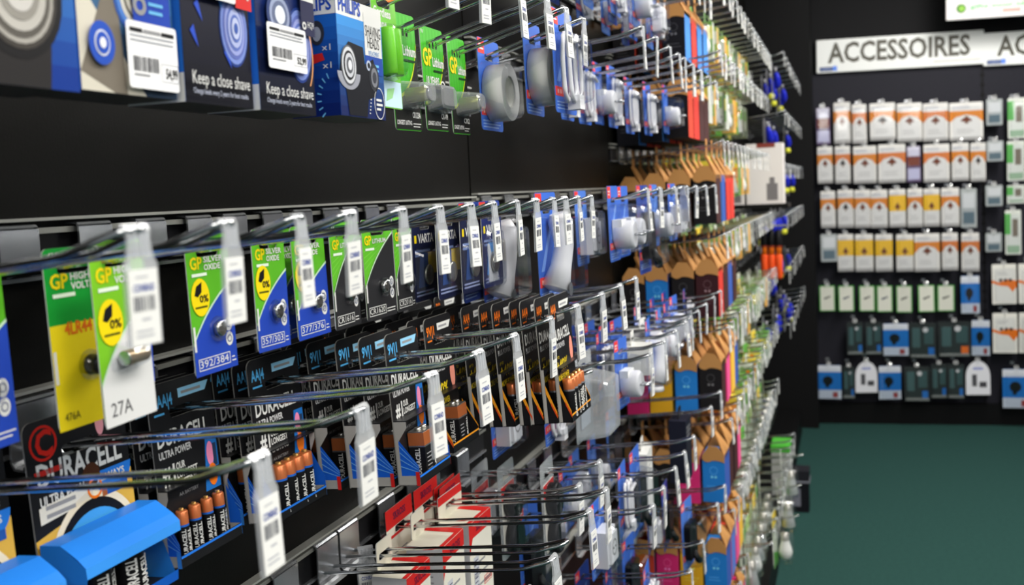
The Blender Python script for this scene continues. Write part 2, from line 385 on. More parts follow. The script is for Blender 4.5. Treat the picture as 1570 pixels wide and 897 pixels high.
SPEC = {  # code, width, height, depth, cell kind, count, plus?
    'AAo': ('AA|4', .088, .148, .0165, 'AA', 4, True), '9Vo': ('9V|1', .078, .150, .022, '9V', 1, True), 'AAAo': ('AAA|4', .082, .146, .016, 'AAA', 4, True),
    'AAg': ('AA', .082, .146, .019, 'AA', 4, True), 'Co': ('C|2', .084, .15, .028, 'C', 2, True), 'Do': ('D|2', .084, .15, .028, 'C', 2, True),
    'AAb': ('AA|4', .087, .150, .0175, 'AA', 4, False), 'AAAb': ('AAA|4', .086, .152, .0165, 'AAA', 4, False), '9Vb': ('9V|1', .078, .150, .024, '9V', 1, False), 'C': ('', .102, .150, .034, 'C', 2, False)}
PBLK, PEDGE = mat((27, 27, 29), .35), mat((150, 148, 142), .7)
def dura_card(k):
    code, W, H, D, cell, n, plus = SPEC[k]; mb = MB(); t = .026; b = t - H; h = W / 2
    mb.plate(rrect(-h, b, h, t, .008, 4, 'cd'), [slot()], 0, .0012, PBLK, PEDGE, mat((196, 194, 188), .7)); w = .0014
    ac = ORANGE if plus else mat((86, 176, 232)); st = WHITE if plus else mat((150, 208, 240))
    if k == 'AAg': ac = mat((196, 214, 40))
    if k == 'C':
        mb.text('C', -h + .010, .0, .018, w, mat((210, 40, 30)), .016, True); mb.ring(-h + .0175, .009, .013, .002, w, mat((210, 40, 30))); mb.lines(-h + .006, -h + .034, -.010, 1, .003, .004, w, mat((190, 40, 34)))
        mb.disc(h - .028, .010, .0045, w, mat((236, 160, 170)), .009)
        mb.text('DURACELL', 0, -.022, .0165, w, WHITE, W * .84, True, 'c'); mb.text('ULTRA POWER', -h + .008, -.036, .007, w, WHITE, .052, True)
        yl = mat((222, 176, 74)); mb.poly([(-h, b), (h, b), (h, b + .092), (h * .1, b + .084), (-h * .4, b + .072), (-h, b + .066)], w, yl)
        mb.poly([(-h + .006, b + .076), (h * .15, b + .080), (h * .15, b + .092), (-h + .006, b + .088)], w + .0002, mat((226, 222, 210))); mb.lines(-h + .012, 0, b + .088, 2, .006, .003, w + .0004, GREY)
        mb.disc(.008, b + .098, .009, w + .0004, mat((70, 40, 24))); mb.ring(.010, b + .087, .008, .002, w + .0005, ORANGE)
        mb.poly(ell(h - .022, b + .098, .022, .019, 20, PI, 2 * PI), w + .0003, mat((40, 120, 214))); mb.text('ALWAYS', h - .038, b + .090, .005, w + .0005, WHITE, .030, True)
        mb.rect(h - .030, b + .078, h - .006, b + .085, w + .0004, mat((40, 90, 170))); mb.rect(h - .034, b + .078, h - .029, b + .085, w + .0005, COPPER)
        mb.poly(ell(.006, b + .02, .052, .066, 24, 0, PI), w + .0002, mat((240, 226, 196))); mb.poly(ell(.006, b + .02, .047, .060, 24, 0, PI), w + .0004, BLACK); mb.poly(ell(.006, b + .02, .044, .052, 24, 0, PI), w + .0006, mat((70, 160, 226)))
        return mb
    mb.text(code, -h + .005, .006, .0100, w, ac, len(code) * .0052, True); mb.lines(-h + .006, -h + .024, .001, 1, .002, .0018, w, ac)
    mb.poly([(-.004, .0095), (h - .010, .0095), (h - .004, .0175), (-.004, .0175)], w, st); mb.rect(0, .0122, h - .016, .0145, w + .0002, GREY)
    mb.text('DURACELL', -h + .006, -.027, .0125, w, WHITE, W * .80, True); mb.text('PLUS POWER' if plus else 'ULTRA POWER', -h + .006, -.037, .006, w, mat((210, 210, 210)), W * .5, True)
    if plus:
        yl = mat((236, 206, 40)); mb.text('UP TO', -h + .008, -.049, .0035, w, yl, .014); mb.text('+40%', -h + .008, -.064, .013, w, yl, W * .54, True); mb.text('MORE POWER', -h + .008, -.075, .0065, w, yl, W * .56, True)
        mb.disc(h - .012, -.045, .007, w, mat((236, 150, 130)), .016)
    else:
        mb.text('#1', -h + .008, -.060, .016, w, WHITE, .016, True)
        for i, tx in enumerate(('OUR', 'LONGEST', 'LASTING')): mb.text(tx, -h + .026, -.050 - .0075 * i, .0058, w, WHITE, (.012, .028, .028)[i], True)
        mb.text('AA BATTERY', -h + .026, -.073, .003, w, GREY, .026)
        mb.poly([(h - .024, -.080), (h - .002, -.080), (h - .002, -.034), (h - .018, -.034)], w, mat((34, 110, 190)))
        mb.poly(ell(h - .013, -.048, .005, .011), w + .0002, mat((238, 140, 180))); mb.poly(ell(h - .012, -.067, .0065, .010), w + .0003, ORANGE); mb.rect(h - .009, -.060, h - .004, -.040, w + .0003, mat((40, 60, 90)))
    return mb
def dura_tray(k):
    code, W, H, D, cell, n, plus = SPEC[k]; mb = MB(); b = .026 - H; h = W / 2; t = .0009; top = b + (.064 if k != 'C' else .075)
    mb.box(-h, h, b, b + t, .0012, D, PBLK)
    if k == 'C':
        bl, bd = mat((38, 128, 226)), mat((24, 92, 190)); P = [(.004, b + .064), (.022, b + .064), (.036, b + .054), (.042, b + .048)]
        for (a, c) in zip(P, P[1:]):   # arched blue front fold reaching out over the cells
            mb.face([(a[0], -h, a[1]), (c[0], -h, c[1]), (c[0], h, c[1]), (a[0], h, a[1])], bl); mb.face([(a[0], -h, a[1] - .001), (a[0], h, a[1] - .001), (c[0], h, c[1] - .001), (c[0], -h, c[1] - .001)], bd)
        mb.face([(.042, -h, b + .048), (.042, -h, b + .040), (.042, h, b + .040), (.042, h, b + .048)], mat((60, 150, 240)))
        for s in (-h, h): mb.face([(.0012, s, b), (.034, s, b), (.042, s, b + .040), (.042, s, b + .048), (.022, s, b + .064), (.004, s, b + .064)] if s < 0 else [(.0012, s, b), (.034, s, b), (.024, s, b + .03), (.0012, s, b + .05)], bl)
        mb.face([(.034, -h, b), (.034, h, b), (.035, h, b + .008), (.035, -h, b + .008)], bd); return mb
    lip = .010; edge = mat((244, 160, 40)) if plus else mat((40, 120, 224))
    mb.box(-h, h, b, b + lip, D - t, D, PBLK); mb.rect(-h, b + lip - .002, h, b + lip, D + .0003, edge)
    mb.box(-h, h, top, top + t, .0012, D * .62, PBLK)
    for s in (-1, 1):
        u0, u1 = (-h, -h + t) if s < 0 else (h - t, h)
        fr = ((0, u0 if s < 0 else u1, 0), (1, 0, 0), (0, 0, 1), (0, s, 0)); mb.fr(fr)
        gp = mat((176, 172, 166), .75)
        mb.rect(.0012, b, .0045, top, 0, gp) if s < 0 else None
        if plus:
            mb.poly([(.0045, b), (D, b), (D, b + .012), (.0045, b + .042)], 0, PBLK); mb.poly([(.0045, b + .036), (D, b + .006), (D, b + .014), (.0045, b + .046)], .0003, edge); mb.poly([(D * .6, b + .0215), (D, b + .006), (D, b + .011), (D * .6, b + .0255)], .0005, mat((226, 84, 36)))
            mb.poly([(.0045, top), (D * .62, top), (D * .3, top - .008), (.0045, top - .016)], 0, PBLK)
        else:
            mb.poly([(.0045, b), (D, b), (D, b + .010), (.0045, b + .010)], 0, gp); mb.poly([(.0045, b + .010), (D, b + .010), (D, b + .020), (.0045, b + .046)], 0, mat((30, 100, 216)))
            for q in range(4): mb.poly([(.0045, b + .040 - q * .007), (D, b + .019 - q * .002), (D, b + .0196 - q * .002), (.0045, b + .0412 - q * .007)], .0003, mat((110, 176, 240)))
            mb.rect(D - .004, b, D, b + .014, .0004, RED if k == '9Vb' else mat((60, 140, 230)))
            mb.poly([(.0045, top), (D * .62, top), (D * .62, top - .006), (.0045, top - .020)], 0, gp)
    mb.fr(FRONT); return mb
def dura(k, y, x, zt, label, group=None, cells=True, lean=.06):
    code, W, H, D, cell, n, plus = SPEC[k]
    t = thing('battery_pack', label, 'battery pack', (x, y, zwire(zt, x) + random.uniform(-.0012, 0)), group, (random.uniform(-.006, .006), -lean, random.uniform(-.01, .01)))
    part('card', shared(('card', k), lambda: dura_card(k)), t); part('tray', shared(('tray', k), lambda: dura_tray(k)), t)
    if cells:
        me = shared(('battery', cell, plus), lambda: battery_mesh(cell, 'orange' if plus else 'blue')); b = .026 - H + .001
        pitch = {'AA': .0155, 'AAA': .0115, '9V': 0, 'C': .034}[cell] if n > 1 else 0; rad = {'AA': .0072, 'AAA': .0053, '9V': .0089, 'C': .0132}[cell]
        if cell == 'AAA': pitch = .017
        for i in range(n): part('battery', me, t, (.0016 + rad + .001, (i - (n - 1) / 2) * pitch, b), rot=(0, 0, random.uniform(-.6, .6)) if cell != '9V' else None)
    return t
def xs_at(y, *pxs, py=490): return [at_y(p, py, y).x for p in pxs]
dura('C', DH[0], .055, DZ, 'pack of two fat cells at the near end, cut off by the picture edge')
dura('C', DH[1], .054, DZ, 'black, yellow and blue pack of two fat cells with a red C mark')
pos = ['rearmost', 'second from the wall', 'third from the wall', 'fourth from the wall', 'fifth from the wall', 'sixth from the wall', 'seventh from the wall', 'eighth from the wall', 'ninth from the wall', 'tenth from the wall']
def stack(k, y, xs, desc):
    for i, x in enumerate(xs):
        p = 'foremost' if i == len(xs) - 1 else pos[i]
        dura(k, y, x, DZ, f'{desc}, {p} of its stack', desc + ' on one hook', cells=(i >= len(xs) - 5))
def stackx(k, y, pxs, desc, dy): # left edges read at the card top
    W = SPEC[k][1]; stack(k, y, [at_y(p, dy, y - W / 2).x for p in pxs], desc)
stack('AAAb', DH[2], [.017, .037, .056], 'black pack of four thin cells with blue trim')
stackx('AAb', DH[3], [300, 326, 358, 380], 'black pack of four slim cells with blue trim', 600)
stackx('9Vb', DH[4], [440, 471, 516, 551, 591], 'black pack of one square cell with blue trim', 560)
stackx('9Vo', DH[5], [480, 504, 530, 556, 590, 624, 650], 'black pack of one square cell with orange trim', 510)
stackx('AAo', DH[6], [661, 683, 706, 734, 754, 780, 797, 819, 841], 'black pack of four cells with orange trim', 475)
stackx('AAg', DH[6], [612, 640], 'black pack of cells with yellow green code', 480)
dura('AAAo', DH[6] - .01, .018, DZ, 'black pack of four thin cells with orange code, tight against the wall')
dura('Co', DH[7], .03, DZ, 'black pack of two cells with an orange C code, tight against the wall')
dura('Do', DH[8], .02, DZ, 'black pack of two cells with an orange D code, tight against the wall')

# ------------------------------------------------------------------ small battery cards (coin cells etc.)
def swoosh(mb, w0, w1, h0, h1, m, wz, cu=.15):
    """dark area under a curve rising left to right"""
    c = curve_pts((w0, h0), (w0 + (w1 - w0) * (.25 + cu), h0 + (h1 - h0) * .75), (w1, h1), 10)
    mb.poly(c + [(w1, -9e-9 + SW_B), (w0, SW_B)], wz, m)
SW_B = 0
def coin_card(kind, W, H, code, sub):
    global SW_B
    mb = MB(); t = .012; b = t - H; h = W / 2; SW_B = b; w = .0011
    base = {'silver': mat((92, 178, 40)), 'lith': mat((96, 184, 44)), 'alk': mat((120, 190, 40)), 'lr': mat((24, 150, 52))}[kind]
    mb.plate(rrect(-h, b, h, t, .004, 3), [slot(.028, -.005, .0025)], 0, .0009, base, PAPER, PAPER)
    mb.rect(-h, -.001 + .006, h, t - .003, w, GPDK if kind != 'lr' else mat((20, 140, 50)))
    mb.text({'silver': '1.55V', 'lith': '3V', 'alk': '12V', 'lr': '6V'}[kind], -h + .004, .0055, .004, w + .0002, WHITE, .008)
    dark = {'silver': mat((38, 70, 176)), 'lith': mat((40, 40, 42)), 'alk': mat((222, 222, 220)), 'lr': mat((238, 214, 30))}[kind]
    if kind == 'lr': mb.rect(-h, b, h, b + H * .58, w, dark)
    else:
        h0, h1 = (b + H * .34, b + H * .86) if kind == 'lith' else (b + H * .24, b + H * .66)
        if kind == 'lith':
            for q in range(4): mb.poly([(-h + .001, b + H * (.5 + .06 * q)), (h * .8, b + H * .80), (-h + .001, b + H * (.51 + .06 * q))], w, mat((120, 200, 70)))
        c = curve_pts((-h, h0), (-h * .3, h1 * .55 + h0 * .45 + H * .02), (h, h1), 10)
        mb.poly(c + [(h, b), (-h, b)], w + .0002, dark)
        mb.poly(c + [(p[0], p[1] - .0022) for p in reversed(c)], w + .0003, mat((196, 226, 190)))
    g = -.014
    mb.text('GP', -h + .004, g, .0092, w + .0002, YEL, .015, True)
    for i, tx in enumerate(sub): mb.text(tx, -h + .021, g + .0045 - i * .0062 if len(sub) > 1 else g + .001, .0045, w + .0003, WHITE, min(.0042 * len(tx), W * .56), True)
    mb.rect(-h + .005, g - .006, -h + .024, g - .0035, w + .0003, mat((226, 240, 220)))
    if kind in ('silver', 'alk'):
        v = b + H * .56; mb.disc(-h + .0135, v, .0115, w + .0004, YEL, .015); mb.poly([(-h + .006, v + .002), (-h + .009, v + .009), (-h + .016, v + .012), (-h + .015, v + .004), (-h + .010, v + .0005)], w + .0006, BLACK)
        mb.text('0%', -h + .012, v - .004, .0055, w + .0006, BLACK, .011, True); mb.rect(-h + .006, v - .0085, -h + .021, v - .007, w + .0006, mat((90, 90, 20)))
    if kind == 'lr': mb.text('4LR44', -h + .012, b + H * .52, .008, w + .0003, mat((230, 110, 30)), .024, True); mb.rect(-h + .0005, b + H * .26, -h + .003, b + H * .44, w + .0004, PAPER); mb.text('476A', -h + .005, b + .006, .005, w + .0004, BLACK, .013)
    elif kind == 'alk':
        mb.text(code, -h + .006, b + .006, .009, w + .0004, mat((90, 90, 92)), .020)
    else:
        cw = min(.0052 * len(code) + .004, W - .016)
        mb.frame(-h + .004, b + .004, -h + .006 + cw, b + .0135, .0007, w + .0005, WHITE); mb.text(code, -h + .0055, b + .0062, .0058, w + .0005, WHITE, cw - .002)
        mb.lines(-h + .008 + cw, h - .002, b + .009, 2, .003, .001, w + .0005, WHITE)
        mb.rect(-h + .0005, b + H * .18, -h + .003, b + H * .36, w + .0006, PAPER)
        for q in range(2): mb.disc(h - .009, b + .024 + q * .012, .0048, w + .0005, WHITE, .0058); mb.ring(h - .009, b + .024 + q * .012, .003, .0008, w + .0007, mat((60, 70, 120)))
    return mb
def coin_mesh(): return MB().lathe([(.0055, 0), (.0062, .0006), (.0062, .004), (.005, .0046), (0, .0046)], (0, 0, 0), 'x', [mat((150, 150, 150), .25, 1), mat((190, 188, 184), .2, 1), mat((190, 188, 184), .2, 1), mat((170, 160, 140), .25, 1)], 18)
def cyl_mesh(): return MB().lathe([(.0048, 0), (.005, .0005), (.005, .020), (.0048, .0205), (0, .0205)], (0, -.010, 0), 'y', [STEEL, mat((170, 150, 120), .3, .7), STEEL, STEEL], 14)
def lr_mesh(): return MB().lathe([(.003, 0), (.0068, 0), (.0068, .012), (.003, .012)], (0, 0, 0), 'x', [BLACK, mat((30, 30, 32), .3), mat((120, 120, 100), .3, .6)], 16)
def dome_mesh(r): return MB().lathe([(r, 0), (r * .96, .004), (r * .8, .0075), (r * .4, .009), (0, .0093)], (0, 0, 0), 'x', CLEAR, 16)
def coin_pack(kind, hi, X, W, H, code, sub, label, cat='battery card'):
    y = MH[hi]; x = X + CX; t = thing('coin_cell_card', label, cat, (x, y, zwire(MZ, x)), None, (random.uniform(-.02, .02), -.02, random.uniform(-.05, .05)))
    part('card', coin_card(kind, W, H, code, sub), t); b = .012 - H
    if kind in ('silver', 'lith'): u, v = (.004, b + H * .31); part('coin_cell', shared('coin_cell', coin_mesh), t, (.002, u, v)); part('blister', shared(('blister', 'c'), lambda: dome_mesh(.0105)), t, (.0016, u, v))
    elif kind == 'alk': part('cylinder_cell', shared('cylinder_cell', cyl_mesh), t, (.0075, 0, b + H * .36)); part('blister', MB().shell(-.016, .016, b + H * .28, b + H * .44, .0016, .0135, CLEAR), t)
    else: part('cell', shared('cell', lr_mesh), t, (.002, .006, b + H * .33)); part('blister', shared(('blister', 'c'), lambda: dome_mesh(.0105)), t, (.0016, .006, b + H * .33))
    return t
coin_pack('silver', 1, -.494, .05, .118, '393', ('SILVER', 'OXIDE'), 'green, white and blue coin cell card half cut off at the near picture edge')
coin_pack('lr', 2, -.482, .05, .118, '', ('HIGH', 'VOLTAGE'), 'bright green and yellow battery card behind the pale card')
coin_pack('alk', 2, -.447, .050, .118, '27A', ('HIGH', 'VOLTAGE'), 'green and pale grey battery card with a small cylinder cell, nearest whole eye-level card')
coin_pack('silver', 3, -.50, .052, .105, '364', ('SILVER', 'OXIDE'), 'blue coin cell card mostly hidden behind the pale grey battery card')
coin_pack('silver', 4, -.483, .055, .110, '392/384', ('SILVER', 'OXIDE'), 'second green and blue coin cell card from the near end, behind the second ticket')
coin_pack('silver', 5, -.472, .052, .104, '357/303', ('SILVER', 'OXIDE'), 'green and blue coin cell card with a domed cell, third blue card of the row')
coin_pack('silver', 6, -.474, .055, .104, '377/376', ('SILVER', 'OXIDE'), 'widest green and blue coin cell card, half covered by the third ticket')
coin_pack('silver', 6, -.50, .052, .104, '370', ('SILVER', 'OXIDE'), 'narrow visible strip of a green and blue coin cell card, hidden behind its neighbour')
coin_pack('lith', 7, -.47, .056, .104, 'CR1616', ('LITHIUM',), 'green and black coin cell card reading CR1616')
coin_pack('lith', 8, -.467, .066, .104, 'CR1620', ('LITHIUM',), 'green and black coin cell card reading CR1620')
coin_pack('lith', 8, -.50, .056, .104, 'CR1632', ('LITHIUM',), 'green and black coin cell card behind the one reading CR1620')
coin_pack('lith', 9, -.468, .05, .104, 'CR2016', ('LITHIUM',), 'green and black coin cell card furthest along, mostly behind a ticket')
def navy_card(bright):
    mb = MB(); W, H = .072, .098; t = .010; b = t - H; h = W / 2; w = .0011; nv = mat((24, 30, 62)) if not bright else mat((30, 40, 96))
    mb.plate(rrect(-h, b, h, t, .005, 3), [slot(.028, -.005, .0025)], 0, .0009, nv, PAPER)
    mb.text('VARTA', -h + .016, -.020, .010, w, WHITE, W * .62, True); mb.rect(-h + .006, -.020, -h + .012, -.011, w, YEL); mb.lines(-h + .006, h - .02, -.028, 2, .005, .003, w, mat((120, 140, 190)))
    mb.rect(.004, b + .030, h - .004, b + .056, w, mat((214, 186, 60))); mb.poly([(-h + .012, b + .016), (.006, b + .016), (.006, b + .056), (-h + .02, b + .056)], w + .0002, mat((60, 140, 214)) if bright else mat((40, 70, 130)))
    mb.lines(-h + .006, h - .006, b + .012, 2, .004, .002, w, mat((150, 160, 200))); return mb
for i, (hi, X, br, lb) in enumerate([(10, -.47, 0, 'dark navy coin cell card, leftmost of the navy cards'), (10, -.44, 0, 'dark navy coin cell card, second of the navy cards'), (11, -.46, 0, 'dark navy coin cell card, third of the navy cards'), (11, -.43, 0, 'dark navy coin cell card, fourth of the navy cards'), (12, -.425, 1, 'navy coin cell card with a bright blue and yellow picture, partly behind a ticket')]):
    x = X + CX; t = thing('coin_cell_card', lb, 'battery card', (x, MH[hi], zwire(MZ, x)), 'navy coin cell cards'); part('card', shared(('card', 'navy', br), lambda: navy_card(br)), t)
    part('coin_cell', shared('big_coin', lambda: MB().lathe([(.011, 0), (.012, .001), (.012, .0035), (.010, .0045), (0, .0045)], (0, 0, 0), 'x', mat((176, 172, 160), .25, .9), 20)), t, (.002, .0, -.058))
    part('blister', shared(('blister', 'n'), lambda: MB().shell(-.03, .03, -.084, -.026, .0012, .011, CLEAR)), t)

# ------------------------------------------------------------------ green cards on the top row
def gp_photo_card(W, H, code, years):
    mb = MB(); t = .018; b = t - H; h = W / 2; w = .0011
    mb.plate(rrect(-h, b, h, t, .004, 3), [slot(.03)], 0, .0009, mat((62, 166, 36)), PAPER); mb.text('9V' if years else '3V', -h + .003, .009, .005, w, WHITE, .007)
    for q in range(7): mb.rect(-h + W * q / 7, b + H * .45, -h + W * (q + .5) / 7, t - .002, w - .0001, mat((70, 176, 42)))
    c = curve_pts((-h + .001, b + H * .24), (h * .55, b + H * .30), (h - .001, b + H * .74), 12)
    mb.poly(c + [(h - .001, b + .001), (-h + .001, b + .001)], w + .0002, mat((36, 36, 34))); mb.poly(c + [(p[0], p[1] + .0035) for p in reversed(c)], w + .0003, mat((206, 222, 40)))
    mb.text('GP', -h + .003, -.026, .019, w + .0004, YEL, .025, True); mb.text('Lithium', -h + .029, -.026, .0105, w + .0004, WHITE, W - .032, True); mb.rect(-h + .030, -.0325, h - .004, -.0300, w + .0004, mat((20, 60, 20)))
    if years: mb.text('10 YEARS', -h + .008, -.047, .0085, w + .0004, WHITE, .036, True); mb.ring(h - .010, -.048, .007, .002, w + .0004, WHITE)
    mb.text('LONGEST LASTING', -h + .003, b + .006, .0045, w + .0004, WHITE, W * .55, True); mb.text(code, h - .003, b + .014, .006, w + .0004, WHITE, .019, True, 'r'); mb.lines(h - .022, h - .003, b + .008, 2, .003, .001, w + .0004, WHITE)
    return mb
def gp_photo(i, X, W, H, code, years, label):
    y = TH[i]; x = X + CX; t = thing('battery_card', label, 'battery card', (x, y, zwire(TZ, x)), None, (.01, -.03, random.uniform(-.04, .04)))
    part('card', gp_photo_card(W, H, code, years), t); b = .018 - H
    if years: part('cell', MB().box(-.018, .018, b + .024, b + .050, .002, .016, mat((28, 30, 30), .3)), t); part('blister', MB().shell(-.026, .026, b + .020, b + .054, .0012, .019, CLEARD), t)
    else: part('cell', MB().lathe([(.0075, 0), (.008, .001), (.008, .026), (.0055, .027), (.0055, .0275), (0, .0275)], (.0015, 0, b + .037), 'x', [STEEL, mat((150, 150, 60), .3, .5), mat((40, 40, 42), .3), STEEL, STEEL], 18), t); part('blister', MB().shell(-.016, .016, b + .022, b + .052, .0012, .031, CLEARD), t)
    return t
gp_photo(5, -.444, .062, .124, 'CR123A', False, 'green and black battery card reading CR123A, just behind the cordless phone battery')
gp_photo(6, -.450, .064, .118, 'CR-V9', True, 'green and black battery card reading 10 YEARS')
gp_photo(7, -.452, .058, .118, 'CR2', False, 'green and black battery card reading CR2, last green card on the top row')
x = -.413 + CX; t = thing('phone_battery_pack', 'pale green cordless phone battery on a green and white card beside the shaver boxes', 'battery card', (x, TH[4], zwire(TZ, x)), None, (0, -.03, 0))
mb = MB(); W, H = .052, .122; tt = .022; b = tt - H; h = W / 2; mb.plate(rrect(-h, b, h, tt, .003, 3), [slot(.028)], 0, .0009, mat((112, 190, 60)), PAPER)
mb.poly(ell(.012, .012, .013, .010), .0011, ORANGE); mb.text('Cordless', -h + .004, -.014, .008, .0011, WHITE, .036, True); mb.text('Phone', -h + .004, -.025, .008, .0011, WHITE, .026, True); mb.rect(-h + .003, -.031, h - .006, -.0285, .0011, mat((20, 80, 30)))
mb.rect(-h + .001, b + .001, h - .001, b + .026, .0011, mat((196, 224, 236))); mb.poly([(-.01, b + .006), (.004, b + .010), (.010, b + .020), (-.006, b + .018)], .0013, mat((150, 206, 140))); part('card', mb, t)
mb = MB()
for u in (-.011, .003): mb.lathe([(.006, 0), (.007, .001), (.007, .043), (.006, .044)], (.0085, u, b + .030), 'z', mat((120, 214, 50), .3), 14)
part('battery', mb, t); part('blister', MB().shell(-.022, .016, b + .026, b + .080, .0012, .018, CLEAR), t)

# ------------------------------------------------------------------ shaver head boxes
SKR, DKN = mat((60, 62, 66), .3), mat((16, 18, 34))
def rings(mb, u, v, r, w, cols, rv=1.0):
    for i, (f, c) in enumerate(cols): mb.disc(u, v, r * f, w + i * .00025, mat(c), r * f * rv, 26)
HEADS = [(1.0, (34, 33, 34)), (.86, (70, 66, 62)), (.78, (168, 164, 156)), (.70, (96, 92, 86)), (.60, (190, 186, 178)), (.45, (150, 146, 138)), (.32, (206, 202, 196)), (.14, (90, 88, 84))]
HEADB = [(1.0, (52, 92, 170)), (.90, (84, 132, 206)), (.76, (214, 210, 200)), (.62, (120, 116, 106)), (.55, (206, 202, 190)), (.40, (130, 126, 116)), (.30, (220, 216, 208)), (.12, (120, 116, 110))]
HEADN = [(1.0, (36, 60, 130)), (.93, (120, 140, 206)), (.80, (96, 110, 180)), (.70, (150, 160, 214)), (.58, (96, 116, 190)), (.50, (170, 180, 222)), (.36, (90, 112, 186)), (.28, (190, 198, 230)), (.14, (60, 90, 170))]
def price_label(mb, u0, v0, u1, v1, w, price, blk=True):
    mb.poly(rrect(u0, v0, u1, v1, .0022, 3), w, mat((238, 238, 238), .5)); W, H = u1 - u0, v1 - v0; w += .0003
    if blk: mb.rect(u0 + W * .06, v0 + H * .84, u0 + W * .30, v0 + H * .90, w, BLACK); mb.rect(u0 + W * .68, v0 + H * .84, u0 + W * .94, v0 + H * .90, w, BLACK); mb.rect(u0 + W * .32, v0 + H * .845, u0 + W * .66, v0 + H * .895, w, GREY)
    mb.lines(u0 + W * .06, u1 - W * .06, v0 + H * .80, 2, H * .07, H * .025, w, INKL)
    mb.bars(u0 + W * .10, v0 + H * .26, u0 + W * .60, v0 + H * .48, w, mat((60, 60, 64)), 22); mb.lines(u0 + W * .10, u0 + W * .5, v0 + H * .22, 1, .001, H * .03, w, GREY)
    mb.text(price, u1 - W * .03, v0 + H * .20, H * .15, w, BLACK, W * .24, True, 'r'); mb.frame(u0 + W * .64, v0 + H * .14, u1 - .0004, v0 + H * .42, .0003, w, INKL)
def shaver_box(y, X, W, H, D, kind, label):
    xf = X + CX; zt = zwire(TZ, xf - D / 2); top = {0: .175, 1: .175, 2: .172, 3: .170, 4: .167}[kind] + CH
    t = thing('shaver_head_box', label, 'box', (xf - D, y, zt), 'shaver head boxes along the top row')
    mb = MB(); v1 = top - zt; v0 = v1 - H; h = W / 2; w = D + .0003; bl = mat((28, 86, 184)); nv = mat((10, 12, 26))
    mb.box(-h, h, v0, v1, 0, D, nv, nv if kind in (2, 3) else bl, mat((40, 110, 206)) if kind != 4 else mat((30, 80, 170)))
    if kind == 0:
        mb.vgrad(-h, v0, h, v1, (18, 48, 132), (80, 166, 228), 8, w); mb.poly([(-h, v0), (h * .5, v0), (h * .6, v0 + H * .4), (-h * .2, v1), (-h, v1)], w + .0002, mat((44, 42, 42)))
        rings(mb, .002, v0 + H * .46, .031, w + .0004, HEADS, 1.15); mb.rect(h - .052, v1 - H * .33, h - .006, v1 - H * .08, w + .003, mat((34, 78, 180))); mb.text('>50', h - .003, v0 + H * .52, .006, w + .0005, WHITE, .010, False, 'r')
    if kind == 1:
        mb.vgrad(-h, v0, h, v1, (40, 50, 66), (80, 160, 226), 6, w); mb.poly([(-h, v0), (h * .3, v0), (-h, v0 + H * .62)], w + .0001, mat((208, 202, 186)))
        rings(mb, -h * .52, v0 + H * .82, .021, w + .0003, HEADB, 1.1); rings(mb, h * .22, v0 + H * .56, .021, w + .0005, HEADB, 1.15); mb.poly([(-h, v0 + H * .1), (-h * .4, v0 + H * .62), (-h * .2, v0 + H * .5), (-h * .1, v0), (-h * .35, v0)], w + .0002, mat((120, 112, 100))); rings(mb, -h * .62, v0 + H * .26, .0105, w + .0026, [(1.0, (40, 80, 180)), (.6, (210, 214, 226)), (.5, (40, 80, 180)), (.25, (230, 230, 236))], 1.2)
        mb.rect(h - .040, v1 - H * .32, h - .006, v1, w + .003, mat((226, 224, 210))); mb.rect(h - .040, v1 - H * .60, h - .006, v1 - H * .32, w + .0032, mat((30, 66, 172))); mb.ring(h - .034, v1 - H * .49, .006, .003, w + .0035, GREY); mb.lines(h - .026, h - .010, v1 - H * .46, 2, .005, .002, w + .0035, LBLUE); mb.text('>70', h - .007, v0 + H * .34, .006, w + .0035, WHITE, .010, False, 'r')
    if kind in (2, 3):
        c = (8, 9, 20); mb.vgrad(-h, v0, h, v1, c, (12, 14, 44) if kind == 2 else (18, 40, 104), 8, w)
        rings(mb, h * .50, v0 + H * .52, .0165 if kind == 2 else .018, w + .0003, HEADN, 1.6)
        if kind == 3:
            mb.rect(-h, v1 - H * .10, h, v1, w + .0004, WHITE); mb.text('PHILIPS', 0, v1 - H * .075, .009, w + .0006, mat((30, 70, 170)), .045, True, 'c')
            rings(mb, -h * .28, v1 - H * .30, .017, w + .0026, [(1.0, (44, 60, 110)), (.8, (150, 160, 190)), (.6, (100, 110, 140)), (.4, (230, 236, 246)), (.15, (255, 255, 255))]); mb.poly([(-h * .2, v0 + H * .44), (h * .1, v0 + H * .50), (h * .1, v0 + H * .62), (-h * .3, v0 + H * .52)], w + .0005, mat((90, 60, 44)))
            mb.rect(h - .020, v1 - H * .14, h, v1, w + .003, WHITE); mb.rect(h - .020, v1 - H * .40, h, v1 - H * .14, w + .0031, mat((34, 36, 70))); mb.ring(h - .016, v1 - H * .33, .003, .0015, w + .0034, WHITE); mb.text('HQ9', h - .002, v1 - H * .34, .005, w + .0034, WHITE, .009, False, 'r')
            c = curve_pts((h - .012, v0 + H * .22), (h - .002, v0 + H * .40), (h - .010, v0 + H * .62), 8); mb.poly(c + [(p[0] + .0016, p[1]) for p in reversed(c)], w + .003, mat((216, 150, 96)))
        else:
            for (a, b2) in ((-.030, .45), (-.024, .62), (.006, .35)): mb.poly([(a, v0 + H * b2), (a + .008, v0 + H * (b2 - .10)), (a + .004, v0 + H * (b2 + .04))], w + .0004, mat((40, 76, 190)))
            mb.poly([(.0, v0 + H * .74), (.012, v0 + H * .5), (.016, v0 + H * .52), (.008, v0 + H * .78)], w + .0004, mat((60, 120, 200)))
